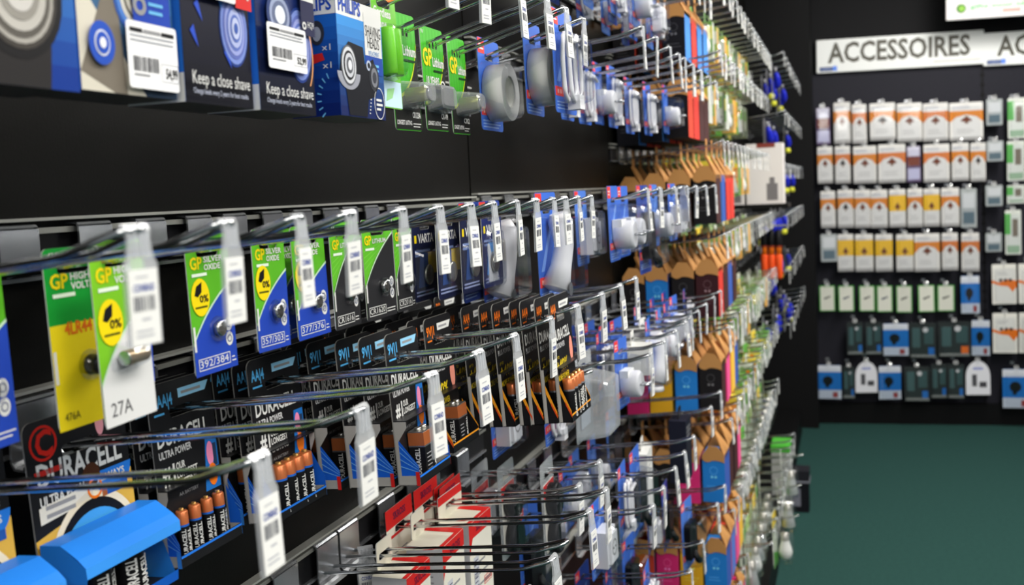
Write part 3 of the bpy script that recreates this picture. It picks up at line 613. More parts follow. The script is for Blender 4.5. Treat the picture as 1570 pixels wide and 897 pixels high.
        mb.text('Keep a close shave', -h + .003, v0 + H * .115, .0085, w + .004, WHITE, W * .84); mb.text('Change heads every 2 years for best results', -h + .003, v0 + H * .055, .0035, w + .004, mat((190, 196, 214)), W * .80)
        mb.fr(((0, -h - .0003, 0), (1, 0, 0), (0, 0, 1), (0, -1, 0))); mb.rect(0, v0, D, v0 + H * .18, 0, WHITE); mb.rect(D - .012, v1 - H * .2, D, v1, 0, WHITE); mb.fr(FRONT)
    if kind == 4:
        mb.vgrad(-h, v0, h, v1 - H * .15, (12, 26, 80), (60, 146, 218), 10, w); mb.rect(-h, v1 - H * .15, h, v1, w, WHITE); mb.text('PHILIPS', -h + .004, v1 - H * .115, .011, w + .0004, mat((30, 70, 170)), W * .47, True)
        mb.rect(h - .034, v0 + H * .56, h - .002, v1 - .006, w + .0003, WHITE); mb.text('SHAVING', h - .018, v1 - H * .27, .0095, w + .0005, BLACK, .029, False, 'c'); mb.text('HEADS', h - .018, v1 - H * .37, .0095, w + .0005, BLACK, .022, False, 'c'); mb.text('REPLACEMENT', h - .018, v1 - H * .435, .004, w + .0005, mat((90, 140, 200)), .020, False, 'c')
        mb.rect(h - .034, v0 + H * .40, h - .002, v0 + H * .56, w + .0003, mat((28, 70, 160))); mb.ring(h - .029, v0 + H * .47, .0045, .002, w + .0005, mat((180, 190, 210))); mb.lines(h - .021, h - .006, v0 + H * .49, 2, .004, .002, w + .0005, LBLUE)
        bk = mat((34, 35, 40), .3); mb.poly([(-h + .014, v0 + .001), (-h + .046, v0 + .001), (-h + .050, v0 + .016), (-h + .064, v0 + .020), (-h + .070, v0 + .036), (-h + .062, v0 + .052), (-h + .046, v0 + .046), (-h + .044, v0 + .060), (-h + .018, v0 + .062), (-h + .004, v0 + .050), (-h, v0 + .034), (-h + .010, v0 + .022)], w + .0004, bk)
        mb.poly(ell(-h + .016, v0 + .036, .020, .014, 20, PI, 2 * PI), w + .0006, mat((150, 152, 162))); rings(mb, -h + .016, v0 + .042, .0135, w + .0008, [(1, (90, 92, 98)), (.9, (206, 208, 212)), (.72, (40, 40, 44)), (.60, (196, 198, 204)), (.4, (90, 92, 98)), (.25, (220, 222, 226))], 1.25)
        rings(mb, -h + .062, v0 + .036, .009, w + .0006, [(1, (50, 52, 58)), (.7, (120, 122, 130)), (.4, (60, 62, 70))], 1.35)
        mb.ring(h - .012, v0 + .014, .010, .0008, w + .0006, WHITE, .014); mb.lines(h - .018, h - .006, v0 + .018, 3, .004, .002, w + .0006, WHITE)
        for q in range(5): mb.rect(h - .032 + .0008 * q, v0 + .004 + .003 * q, h - .030 + .0008 * q, v0 + .005 + .003 * q, w + .0005, WHITE)
        mb.fr(((0, -h - .0003, 0), (1, 0, 0), (0, 0, 1), (0, -1, 0))); mb.vgrad(0, v0, D, v1 - H * .15, (12, 28, 92), (30, 100, 190), 8, 0); mb.rect(0, v1 - H * .15, D, v1, .0002, WHITE); mb.text('PHILIPS', D / 2, v1 - H * .115, .0095, .0004, mat((30, 70, 170)), D * .86, True, 'c')
        mb.disc(D * .60, v1 - H * .30, .007, .0004, mat((50, 52, 60)), .010); mb.disc(D * .60, v1 - H * .31, .004, .0006, mat((160, 164, 172)), .006); mb.text('x1', D - .014, v1 - H * .45, .005, .0004, WHITE, .008); mb.poly([(D * .45, v0 + H * .44), (D - .012, v0 + H * .47), (D - .014, v0 + H * .53), (D * .5, v0 + H * .52)], .0004, RED); mb.text('x1', D - .014, v0 + H * .40, .005, .0004, WHITE, .008)
        for q in range(7): a = 2.0 + q * .3; mb.poly([(D - .003 + .014 * math.cos(a), v0 + .014 + .018 * math.sin(a)), (D - .003 + .018 * math.cos(a), v0 + .014 + .023 * math.sin(a)), (D - .003 + .018 * math.cos(a + .06), v0 + .014 + .023 * math.sin(a + .06)), (D - .003 + .014 * math.cos(a + .06), v0 + .014 + .018 * math.sin(a + .06))], .0004, LBLUE)
        mb.fr(FRONT)
    part('carton', mb, t)
    mb = MB(); mb.plate(rrect(-.022, v1 - .001, .022, .012, .004, 3, 'cd'), [slot(.032)], .001, .002, WHITE, PAPER) ; part('hang_tab', mb, t, (D * .45, 0, 0))
    if kind in (1, 2, 3):
        mb = MB(); h2 = h
        if kind == 1: price_label(mb, h2 - .0480, v0 + .004, h2 - .002, v0 + .044, D + .0042, '54,99')
        if kind == 2: price_label(mb, -h2 + .003, v1 - .034, h2 - .020, v1 + .002, D + .0042, '47,99', False)
        if kind == 3: price_label(mb, -h2 + .008, v0 + .031, h2 - .016, v0 + .064, D + .0042, '52,99')
        part('price_label', mb, t)
        if kind == 2: mb = MB(); mb.rect(h2 - .020, v1 - .036, h2 - .001, v1 + .001, D + .0040, RED); mb.ring(h2 - .016, v1 - .024, .003, .0012, D + .0043, WHITE, .005); mb.text('HQ9', h2 - .002, v1 - .028, .006, D + .0043, WHITE, .010, True, 'r'); part('sticker', mb, t)
    return t
shaver_box(TH[0] - .085, -.405, .084, .108, .045, 0, 'blue shaver head box with one large black shaver head, nearest along the top row')
shaver_box(TH[0], -.405, .083, .106, .045, 1, 'shaver head box with a price label reading 54,99')
shaver_box(TH[1], -.40, .076, .104, .045, 2, 'dark blue shaver head box with a price label reading 47,99')
shaver_box(TH[2], -.398, .078, .102, .045, 3, 'dark blue shaver head box with a price label reading 52,99')
shaver_box(TH[3] - .012, -.390, .082, .097, .045, 4, 'blue shaver head box turned to show two sides, reading SHAVING HEADS, without a price label')
hook(TH[0] - .085, TZ, 'chrome hook above the nearest shaver head box, at the picture edge')

# ------------------------------------------------------------------ blue and red blister packs (tape, cables, adaptors)
CBLUE, CRED, LGREY = mat((58, 104, 200)), mat((226, 60, 54)), mat((206, 208, 214))
def blue_card(W, H, look=0):
    mb = MB(); t = .022; b = t - H; h = W / 2; w = .0011; bl = [CBLUE, mat((40, 66, 150)), mat((74, 120, 206))][look]
    mb.plate(rrect(-h, b, h, t, .005, 3), [slot(.030)], 0, .0009, bl, mat((90, 120, 190)), PAPER)
    mb.rect(-h + .001, t - .020, -h + W * .30, t - .001, w, CRED); mb.lines(-h + .004, -h + W * .26, t - .008, 2, .005, .002, w + .0002, WHITE)
    mb.poly([(-h + .001, b + H * .16), (h - .001, b + H * .16), (h - .001, b + H * .25), (-h + .001, b + H * .25)], w, CRED); mb.bars(-h + W * .1, b + H * .185, h - W * .1, b + H * .225, w + .0002, mat((236, 170, 160)), 9)
    mb.lines(-h + .005, h - .01, b + H * .11, 3, .004, .0014, w, mat((150, 180, 230))); mb.poly([(-h + W * .1, b + H * .3), (-h + W * .25, b + H * .3), (-h + W * .8, b + H * .75), (-h + W * .68, b + H * .75)], w, mat((120, 160, 226)))
    return mb
def prod_tape():
    mb = MB(); wt = mat((206, 206, 204), .55); r = .037
    mb.lathe([(r * .56, 0), (r, 0), (r, .026), (r * .56, .026), (r * .56, 0)], (0, 0, 0), 'x', wt, 30); mb.lathe([(r * .50, .002), (r * .555, .002), (r * .555, .024), (r * .50, .024), (r * .50, .002)], (0, 0, 0), 'x', mat((236, 236, 226), .6), 26)
    mb.disc(0, 0, r * .5, .003, mat((86, 96, 130))); mb.ring(0, 0, r * .36, .003, .0032, WHITE); return mb
def prod_cable():
    mb = MB(); wt = mat((224, 224, 226), .4)
    for q in range(4):
        pts = [(.008 + .005 * (q % 2), (-.022 + q * .011) + .012 * math.sin(a) * (1 if q % 2 else -1), .042 * math.cos(a)) for a in [2 * PI * i / 14 for i in range(14)]]
        mb.tube(pts, .0032, wt, 6, True)
    mb.tube([(.018, -.03, .030), (.021, 0, .034), (.018, .03, .028)], .0035, wt, 6); mb.box(-.010, .010, -.052, -.034, .004, .02, wt); return mb
def prod_plug():
    mb = MB(); wt = mat((226, 226, 228), .35); mb.lathe([(.020, 0), (.024, .002), (.024, .030), (.021, .034), (0, .034)], (0, 0, 0), 'x', wt, 22); mb.box(-.020, .020, -.008, .026, .0, .016, mat((236, 236, 230), .4))
    for u in (-.008, .008): mb.lathe([(.0022, 0), (.0022, .016)], (.034, u, 0), 'x', STEEL, 8)
    return mb
def prod_long():
    mb = MB(); wt = mat((228, 228, 230), .3); mb.tube([(.012, -.022, -.045), (.018, -.012, -.018), (.020, .002, .010), (.016, .006, .040), (.014, .004, .052)], [.020, .014, .013, .017, .012], wt, 12); mb.lathe([(.010, 0), (.016, 0), (.016, .010), (.010, .010)], (.012, -.026, -.062), 'z', wt, 16); mb.disc(-.024, -.045, .009, .0335, mat((90, 92, 96))); return mb
def prod_square():
    mb = MB(); wt = mat((222, 223, 226), .35); mb.box(-.026, .026, -.03, .03, 0, .022, wt); mb.box(-.020, .020, -.024, .024, .022, .027, wt); mb.ring(0, 0, .014, .003, .0273, GREY)
    for u in (-.006, .006): mb.disc(u, 0, .002, .0275, BLACK)
    return mb
def prod_holder():
    mb = MB(); bk = mat((20, 20, 22), .35); mb.plate(rrect(-.034, -.045, .034, .045, .012, 4), [], .0, .014, bk); mb.ring(0, .012, .022, .004, .0142, mat((60, 60, 64))); mb.tube([(.012, .0, -.03), (.024, .0, -.05), (.02, .02, -.058)], .009, bk, 8); return mb
def prod_speaker():
    mb = MB(); bk = mat((24, 24, 26), .4); mb.lathe([(.026, 0), (.027, .012), (.024, .016), (.020, .013), (.010, .010), (0, .012)], (0, 0, .028), 'x', bk, 22); mb.lathe([(.026, 0), (.027, .012), (.024, .016), (.020, .013), (.010, .010), (0, .012)], (0, 0, -.030), 'x', bk, 22)
    for a in (0, PI / 2): mb.box(-.022, .022, .0265, .0295, .016, .0175, mat((70, 70, 74))) if a == 0 else mb.box(-.0015, .0015, .006, .05, .016, .0175, mat((70, 70, 74)))
    return mb
PROD = {'tape': (prod_tape, .082, .118, .036, 'roll of white tape', -.048), 'cable': (prod_cable, .085, .13, .030, 'coil of white cable', -.052), 'plug': (prod_plug, .08, .125, .044, 'round white plug', -.060), 'long': (prod_long, .09, .145, .044, 'angled white adaptor', -.058),
        'square': (prod_square, .082, .125, .036, 'square white adaptor', -.055), 'holder': (prod_holder, .095, .170, .040, 'black device holder', -.075), 'speaker': (prod_speaker, .075, .15, .024, 'two round black parts', -.068)}
def blister(kind, loc, label, group=None, look=0, rz=0, card=True):
    fn, W, H, D, _, pv = PROD[kind]; t = thing('blister_pack', label, 'blister pack', loc, group, (0, -.02, rz)); b = .022 - H
    if card: part('card', shared(('card', kind, look), lambda: blue_card(W, H, look)), t)
    else:
        def wc():
            mb = MB(); h = W / 2; mb.plate(rrect(-h * .8, b + .01, h * .8, -.012, .004, 2), [], 0, .0009, mat((232, 228, 214)), PAPER); mb.rect(-h * .8, -.036, h * .8, -.012, .0011, RED); mb.text('SKROSS', 0, -.028, .007, .0014, mat((60, 30, 60)), W * .5, True, 'c'); mb.lines(-h * .6, h * .6, b + .03, 4, .005, .0015, .0011, GREY); return mb
        part('card', shared(('whitecard', kind), wc), t)
    part('product', shared(('product', kind), fn), t, (.002, 0, pv))
    def bl():
        mb = MB(); h = W / 2; mb.shell(-h + .004, h - .004, max(b + .010, pv - .062), min(-.008, pv + .055), .0012, D, CLEAR, .005, .010)
        if not card: mb.plate(rrect(-h, b, h, .022, .006, 3), [slot(.030)], -.0012, -.0004, CLEARD)
        return mb
    part('blister', shared(('shell', kind, card), bl), t); return t

T2Y = [at_x(*p, .295).y for p in [(985, 41), (1007, 61), (1027, 73), (1041, 79), (1050, 87), (1063, 98), (1075, 109), (1088, 119), (1098, 124)]]; T2Z = .260
M2Y = [1.597, 1.717, 1.877, 1.965, 2.03, 2.16, 2.31, 2.48]; M2Z = -.004
R3Y = sorted(at_x(*p, .295).y for p in [(1105, 439), (1095, 450), (1083, 461.5), (1071, 470), (1060, 480), (1052, 489), (1037, 500), (1019, 521), (998.5, 541)]); R3Z = -.275
R4Y = sorted(at_x(*p, .295).y for p in [(1104.6, 596), (1090.5, 620), (1064, 665), (1050, 694.5), (1036, 723), (1018, 747), (1002, 782)]); R4Z = -.523
R5Y = [1.62, 1.78] + sorted(at_x(*p, .295).y for p in [(1078, 825), (1060, 866)]) + [2.35, 2.5]; R5Z = -.775
U2Y = [1.65 + .105 * i for i in range(9)]; U2Z = .475
BAY2 = [('the highest visible row of the second bay', U2Y, U2Z), ('the second bay row above the bare black panel', T2Y, T2Z), ('the second bay row at coin cell level', M2Y, M2Z), ('the second bay row beside the orange battery packs', R3Y, R3Z), ('the second bay row beside the red boxes', R4Y, R4Z), ('the lowest visible row of the second bay', R5Y, R5Z)]
for nm, ys, z in BAY2:
    rail('hook_rail', 1.56, 2.597, z, f'steel hook rail behind {nm}')
    for i, y in enumerate(ys):
        hook(y, z, f'{ORD[i]} chrome hook of {nm}', tilt=(.8 if (nm.endswith('coin cell level') and i == 3) else None))
def bx(px, py, y): return min(max(at_y(px, py, y).x, .03), .27)
LK = ['bright blue', 'dark blue', 'pale blue']
def put(kind, y, z, px, py, label, look=0, card=True):
    x = bx(px, py, y); return blister(kind, (x, y, zwire(z, x)), label, None, look, random.uniform(-.05, .05), card)
put('tape', TH[8], TZ, 748, 85, 'blue card with a roll of grey white tape, next to the green cards')
put('tape', TH[8], TZ, 815, 75, 'blue card with a roll of white tape, standing furthest forward of the two')
put('cable', TH[8], TZ, 862, 75, 'clear pack right in front of the white tape roll, topped by the near chrome hook')
for (y, px, k, lb) in [(T2Y[1], 866, 'cable', 'first'), (T2Y[2], 893, 'cable', 'second'), (T2Y[3], 915, 'plug', 'third'), (T2Y[4], 936, 'cable', 'fourth'), (T2Y[6], 962, 'cable', 'fifth'), (T2Y[7], 990, 'cable', 'sixth'), (T2Y[8], 1018, 'plug', 'seventh')]:
    put(k, y, T2Z, px, 120, f'{lb} clear pack after the white tape rolls, holding a {PROD[k][4]}', 0)
for i, y in enumerate(U2Y):
    k = ['cable', 'square', 'plug'][i % 3]
    for x in ((.10, .17) if i % 2 else (.14,)): blister(k, (x, y, zwire(U2Z, x)), 'blue and red clear pack with a white product along the top picture edge', 'blue packs along the top picture edge', i % 3)
put('long', MH[13], MZ, 752, 370, 'dark blue card with red stripe and white adaptor, beside the navy coin cell cards', 1)
put('square', MH[12], MZ, 722, 390, 'dark blue card almost hidden behind the navy coin cell cards', 1)
put('long', MH[13], MZ, 838, 370, 'bright blue card with a long angled white adaptor in front of its clear pack', 0)
put('square', M2Y[0], M2Z, 890, 330, 'clear pack with a square white adaptor behind the angled one', 2)
put('plug', M2Y[0], M2Z, 940, 345, 'bright blue card with a round white plug, furthest forward at eye level', 0)
for i, (yy, px, k) in enumerate([(M2Y[1], 955, 'plug'), (M2Y[2], 985, 'holder'), (M2Y[3], 1002, 'plug'), (M2Y[5], 1030, 'square')]):
    put(k, yy, M2Z, px, 330, f'{ORD[i]} clear pack behind the round white plug, holding a {PROD[k][4]}', i % 3)
# second bay, lower rows
def clear_box(loc, label):
    t = thing('clear_display_box', label, 'package', loc); mb = MB(); mb.plate(rrect(-.055, -.125, .055, .02, .006, 3), [slot(.03)], 0, .001, CLEARD); part('back', mb, t)
    part('blister', MB().shell(-.052, .052, -.120, -.012, .001, .052, CLEARD, .007, .008), t); mb = MB(); mb.plate(rrect(-.030, -.105, .030, -.030, .003, 2), [], .002, .003, mat((176, 182, 190))); mb.lines(-.02, .02, -.045, 4, .008, .003, .0032, GREY); part('insert', mb, t); return t
y = R3Y[0]; x = bx(893, 560, y); clear_box((x, y, zwire(R3Z, x)), 'big empty looking clear box pack right of the front battery packs')
def white_carton(y, z, x, W, H, D, label, loc=None, rot=None):
    t = thing('white_carton', label, 'box', (x, y, zwire(z, x)), None, (0, 0, random.uniform(-.1, .1))); mb = MB(); mb.box(-W / 2, W / 2, -.012 - H, -.012, -D, 0, mat((224, 224, 220))); mb.lines(-W * .35, W * .35, -.03, 3, .012, .003, .0003, GREY); part('carton', mb, t)
    mb = MB(); mb.plate(rrect(-.02, -.014, .02, .014, .004, 2), [slot(.03)], -.0012, 0, WHITE); part('hang_tab', mb, t, (-D * .5, 0, 0)); return t
white_carton(R3Y[2], R3Z, .245, .058, .055, .07, 'white carton at the front of the second bay, nearer of two')
white_carton(R3Y[4], R3Z, .225, .058, .055, .07, 'white carton at the front of the second bay, farther of two')
put('holder', R4Y[3], R4Z, 972, 705, 'blue card with a big black device holder low in the second bay')
white_carton(R4Y[4], R4Z, .20, .09, .13, .03, 'white carton right behind the big black device holder')
y = R4Y[5]; x = .24; t = thing('dark_carton', 'dark navy carton standing out low in the second bay', 'box', (x, y, zwire(R4Z, x))); mb = MB(); mb.box(-.04, .04, -.16, -.012, -.04, 0, mat((28, 30, 44))); mb.lines(-.03, .03, -.03, 3, .01, .003, .0003, GREY); part('carton', mb, t); mb = MB(); mb.plate(rrect(-.02, -.014, .02, .014, .004, 2), [slot(.03)], -.0012, 0, BLACK); part('hang_tab', mb, t, (-.02, 0, 0))
rng = random.Random(4)
for nm, ys, z, grp in [('level with the orange battery packs', R3Y, R3Z, 'clear packs beside the orange battery packs'), ('level with the low red and white boxes', R4Y, R4Z, 'clear packs beside the red and white boxes'), ('along the bottom picture edge', R5Y, R5Z, 'clear packs along the bottom picture edge')]:
    for i, y in enumerate(ys):
        for x in (.06, .13, .20):
            if rng.random() < .25 or (x > .15 and z == R3Z and i in (0, 2, 4)) or (z == R4Z and i in (3, 4, 5) and x > .1): continue
            k = rng.choice(['cable', 'square', 'plug', 'holder', 'long']); xx = x + rng.uniform(-.01, .02)
            blister(k, (xx, y, zwire(z, xx)), f'blue and red clear pack, second bay, {nm}', grp, rng.choice((0, 0, 1, 2)), rng.uniform(-.12, .12))
# end of the first bay below the orange packs, and the low row with red and white boxes
y = LH[5][0]; 
for i, (yy, px, py, k, lb) in enumerate([(1.40, 765, 640, 'square', 'blue and red pack with a square white adaptor under the orange battery packs'), (1.48, 845, 640, 'cable', 'blue and red pack with a white and brass product under the front orange battery pack')]):
    x = bx(px, py, yy); hook(yy, -.27, f'{["near", "far"][i]} one of two chrome hooks half hidden under the orange battery packs', L=.24, ticket=False); blister(k, (x, yy, zwire(-.27, x)), lb)
rail('hook_rail', 1.35, 1.553, -.27, 'short steel hook rail hidden under the orange battery packs')
def red_card(y, z, px, py, label, W=.085, H=.17):
    x = bx(px, py, y); t = thing('adaptor_card', label, 'package', (x, y, zwire(z, x)), None, (0, -.03, random.uniform(-.04, .04))); mb = MB(); h = W / 2; b = .03 - H
    mb.plate(rrect(-h, b, h, .03, .003, 3), [slot(.03)], 0, .002, mat((232, 228, 212)), mat((60, 60, 62)), PAPER); mb.rect(-h, -.004 + .008, h, .03, .0023, RED); mb.rect(-h, -.010, h, -.006, .0023, RED); mb.text('SKROSS', 0, .013, .009, .0026, mat((96, 30, 70)), W * .46, True, 'c')
    mb.lines(-h * .8, h * .8, -.03, 5, .014, .002, .0023, GREY); mb.rect(-h, b, -h + .004, -.006, .0024, mat((210, 200, 190))); part('card', mb, t); return t
def adaptor_box(y, z, px, py, label, W=.075, H=.16, D=.05):
    x = bx(px, py, y); t = thing('adaptor_box', label, 'box', (x, y, zwire(z, x)), None, (0, 0, random.uniform(-.03, .03))); mb = MB(); h = W / 2; v1 = -.016; b = v1 - H; cr = mat((230, 226, 208)); mb.box(-h, h, b, v1, 0, D, cr, mat((236, 232, 218)), mat((196, 196, 198)))
    w = D + .0003; mb.poly([(-h, v1), (h, v1), (h, v1 - .022), (-h + .012, v1 - .022), (-h, v1 - .044)], w, RED); mb.text('SKROSS', .004, v1 - .016, .009, w + .0003, mat((120, 30, 60)), W * .5, True, 'c'); mb.lines(-h * .7, h * .8, v1 - .06, 4, .016, .003, w, GREY)
    mb.rect(-h + .012, b + .02, -h + .03, v1 - .05, w, LGREY); mb.lines(-h + .014, -h + .028, v1 - .055, 12, .006, .0016, w + .0003, mat((70, 70, 110)))
    mb.frame(.006, b + .05, h - .006, b + .062, .001, w, RED); mb.text('SKROSS', (h) / 2, b + .053, .006, w, RED, W * .34, True, 'c')
    mb.fr(((0, -h - .0003, 0), (1, 0, 0), (0, 0, 1), (0, -1, 0))); mb.lines(D * .25, D * .85, v1 - .03, 6, .008, .002, 0, GREY); mb.fr(((0, 0, v1 + .0003), (0, 1, 0), (-1, 0, 0), (0, 0, 1))); mb.rect(h - .018, -D, h, 0, 0, RED); mb.rect(-h, -D, h, -D + .006, .0002, RED); mb.fr(FRONT)
    part('carton', mb, t); mb = MB(); h = h if 'cap' in label else .021; mb.plate(rrect(-h, v1, h, .018, .003, 2), [slot(.03)], 0, .0012, cr, PAPER, PAPER); (mb.rect(-h, .006, h, .018, .0014, RED) if 'cap' in label else None); part('hang_tab', mb, t); return t
red_card(LH[3][0], LZ, 606, 812, 'cream card with a red top band, nearest of the low red and white packages')
adaptor_box(LH[2][0] , LZ, 588, 845, 'cream and red box below the nearest red topped card', .07, .16, .045)
adaptor_box(LH[3][0], LZ, 640, 812, 'cream and red box right beside the nearest red topped card', .075, .16, .05)
red_card(LH[4][0], LZ, 652, 775, 'red topped cream card behind the boxes, with its lower corner bent outwards')
red_card(LH[5][0], -.417, 688, 735, 'tall cream card with a slanted red top standing behind the boxes')
red_card(LH[5][0], -.417, 655, 735, 'cream card with a red top, farthest back of the low packages')
adaptor_box(LH[4][0], LZ, 690, 790, 'cream box with a red cap picture, right of the other red and white boxes', .08, .15, .045)
for i, px in enumerate((775, 838)): put('speaker', LH[6][0], -.417, px, 705, ['first', 'second'][i] + ' clear pack with round black parts, right of the tall red topped card', 0, False)
put('square', LH[6][0], -.417, 735, 705, 'clear pack with a red and cream card, right beside the tall red topped card', 0, False)

# ------------------------------------------------------------------ third and fourth bays: sleeves on cardboard hangers, bulbs
def hanger_mesh():
    mb = MB(); D, h = .030, .048
    # front strip: straight neck with a hanging hole, then a slope down to the front of the sleeve
    mb.plate(rrect(-.012, -.022, .012, .020, .005, 3, 'cd'), [list(reversed(rrect(-.0145 + .005, -.005, .0095, .0035, .003, 2)))], 0, .0018, KRAFT)
    for e in (0, -.0015): mb.face([(0 + e, -.012, -.022), (0 + e, .012, -.022), (D + e, h, -.076), (D + e, -h, -.076)], KRAFT)
    mb.face([(0, -.012, -.022), (D, -h, -.076), (D, -h, -.086), (-.004, -.012, -.026)], KRAFT)
    mb.face([(D, -h, -.076), (D, h, -.076), (D, h, -.088), (D, -h, -.088)], KRAFT)
    # gable end towards the aisle's near end: shoulders and a wavy lower edge
    for sgn in (-1, 1):
        mb.fr(((0, sgn * (h + .0012), 0), (1, 0, 0), (0, 0, 1), (0, -1, 0)))
        o = [(D, -.078), (.012, -.054), (-.012, -.052), (-D, -.078)] + curve_pts((-D, -.090), (-D * .6, -.102), (-D * .2, -.094), 5) + curve_pts((-D * .1, -.0925), (D * .4, -.090), (D, -.098), 5)
        mb.plate(list(reversed(o)), [], -.0008, .0008, KRAFT)
    return mb.fr(FRONT)
def sleeve_mesh(c, e, H=.13):
    mb = MB(); D, h = .030, .048; m1, m2 = mat(c, .7), mat(e, .7); z1 = -.078; z0 = z1 - H
    mb.box(-h, h, z0, z1, -D, D, m1, m2, m1); mb.fr(((0, -h - .0004, 0), (1, 0, 0), (0, 0, 1), (0, -1, 0))); lt = mat([min(255, v + 50) for v in c])
    mb.ring(0, z1 - .042, .011, .0016, 0, lt); mb.disc(-.005, z1 - .060, .0035, 0, mat([min(255, v + 90) for v in c])); mb.disc(.005, z1 - .060, .0035, 0, mat([min(255, v + 90) for v in c])); mb.lines(-.02, .02, z1 - .085, 2, .008, .002, 0, lt)
    return mb.fr(FRONT)
SLC = {'dark red edged': ((24, 22, 24), (210, 70, 50)), 'dark blue edged': ((26, 26, 32), (70, 136, 214)), 'black': ((30, 28, 30), (70, 40, 40)), 'blue': ((40, 130, 214), (60, 90, 170)), 'maroon': ((60, 30, 34), (210, 60, 50)), 'pink': ((226, 50, 120), (240, 90, 150)), 'yellow': ((236, 176, 40), (240, 190, 70)), 'red': ((220, 74, 54), (90, 120, 200))}
def sleeve(y, z, x, col, label, group, hanger=True):
    t = thing('sleeve_on_hanger', label, 'sleeve', (x, y, zwire(z, x)), group, (0, 0, random.uniform(-.02, .02)))
    part('hanger', shared('hanger', hanger_mesh), t); part('sleeve', shared(('sleeve', col), lambda: sleeve_mesh(*SLC[col])), t); return t
def hooks_far(ys, z, label, group, L=.295, x0=0.0):
    for y in ys: hook(y, z, label, L, group, near=False, x0=x0)
ys3 = [2.69, 2.80, 2.91, 3.02]; NM8 = 1
for z, cols, nm in [(.56, ['dark red edged', 'dark blue edged', 'maroon', 'dark blue edged'], 'highest'), (.355, ['dark blue edged', 'dark red edged', 'maroon', 'black'], 'second highest'), (.115, ['black', 'black', 'blue', 'maroon'], 'eye-level upper'), (-.135, ['black', 'blue', 'black', 'maroon'], 'eye-level lower'), (-.39, ['pink', 'yellow', 'blue', 'black'], 'pink and yellow'), (-.645, ['black', 'black', 'pink', 'blue'], 'waist high'), (-.90, ['red', 'pink', 'yellow', 'blue'], 'knee high'), (-1.15, ['blue', 'yellow', 'pink', 'red'], 'lowest')]:
    hooks_far(ys3, z, f'blurred chrome hook over the brown hangers of the {nm} row', f'hooks over the {nm} hanger row')
    rail('hook_rail', 2.603, 3.642, z, f'blurred steel hook rail behind the {nm} hanger row')
    for i, y in enumerate(ys3):
        for q, x in enumerate((.045, .112, .180, .248)):
            if z in (.56, .355) and q == 3: continue
            c = cols[(i + q) % 4] if z < 0 else cols[min(i + q // 2, 3)]
            sleeve(y, z, x + random.uniform(-.002, .002), c, f'{c} sleeve on a brown cardboard hanger in the {nm} hanger row', f'{c} sleeves of the {nm} hanger row')
def bulb_mesh(k):
    mb = MB(); wt = mat((246, 244, 236), .25); bs = mat((190, 186, 176), .3, .6); og = mat((236, 140, 50), .5)
    if k == 0: mb.lathe([(0, -.046), (.010, -.044), (.019, -.034), (.022, -.020), (.019, -.006), (.014, .010), (.013, .018), (.013, .040), (.006, .044), (0, .044)], (.030, 0, 0), 'z', [wt] * 6 + [bs] * 3, 14)
    else: mb.lathe([(0, -.046), (.020, -.043), (.022, -.038), (.017, -.010), (.013, .012), (.012, .036), (0, .04)], (.030, 0, 0), 'z', [wt, wt, mat((210, 210, 206), .3, .4), mat((210, 210, 206), .3, .4), bs, bs], 14)
    return mb
def bulb_card(k):
    mb = MB(); W, H = .085, .175; t = .022; b = t - H; h = W / 2; gr = [mat((96, 170, 60)), mat((206, 210, 196)), mat((236, 206, 60)), mat((170, 200, 120))][k]
    mb.plate(rrect(-h, b, h, t, .005, 3), [slot(.03)], 0, .0009, mat((206, 214, 190)), PAPER); mb.rect(-h + .001, -.026, h - .001, t - .002, .0011, gr); mb.poly([(-h, b), (h, b), (h, b + .03), (-h, b + .055)], .0011, [mat((240, 160, 60)), mat((90, 160, 60)), mat((96, 170, 60)), mat((236, 214, 80))][k]); mb.lines(-h + .006, h - .006, -.034, 3, .006, .002, .0011, GREY); return mb
def bulb(y, z, x, k, label, group, scale=1.0):
    t = thing('bulb_pack', label, 'bulb pack', (x, y, zwire(z, x)), group, (0, -.03, random.uniform(-.15, .15))); t.scale = (scale,) * 3
    part('card', shared(('bulbcard', k), lambda: bulb_card(k)), t); part('bulb', shared(('bulb', k % 2), lambda: bulb_mesh(k % 2)), t, (.002, 0, -.088))
    part('blister', shared('bulbshell', lambda: MB().shell(-.036, .036, -.146, -.034, .0012, .056, CLEAR, .006, .012)), t); return t
def lamp_mesh(k):
    mb = MB(); W, D, H = .062, .052, .125; v1 = -.020; h = W / 2; A = [(104, 160, 70), (200, 204, 190), (226, 200, 70), (150, 180, 104)][k]; B = [(226, 214, 90), (120, 170, 80), (230, 150, 70), (214, 216, 204)][k]; C_ = [(206, 210, 200), (70, 80, 60), (96, 150, 70), (224, 170, 80)][k]
    a, b, c = mat(A), mat(B), mat(C_); mb.box(-h, h, v1 - H, v1, 0, D, a, c, a)
    for sg in (-1, 1):
        mb.fr(((0, sg * (h + .0004), 0), (1, 0, 0), (0, 0, 1), (0, sg, 0))); r = random.Random(k + 3)
        mb.rect(0, v1 - H * .45, D, v1 - H * .12, 0, b); mb.rect(0, v1 - H, D, v1 - H * .78, 0, c); mb.poly(ell(D * .5, v1 - H * .55, D * .3, H * .13), .0004, mat((236, 236, 226)))
        for q in range(5): u, v = r.uniform(0, D - .012), v1 - H * r.uniform(.05, .9); mb.rect(u, v, u + .012, v + .009, .0006, [b, c, GREY, mat((60, 70, 50)), ORANGE][q])
    mb.fr(FRONT); mb.plate(rrect(-.02, v1, .02, .016, .004, 2), [slot(.03)], D / 2, D / 2 + .001, a, PAPER, PAPER); return mb
def lamp_carton(y, z, x, k, label, group): return thing('lamp_carton', label, 'box', (x - .026, y, zwire(z, x)), group, (0, 0, random.uniform(-.08, .08)), me=shared(('lampcarton', k), lambda: lamp_mesh(k)))
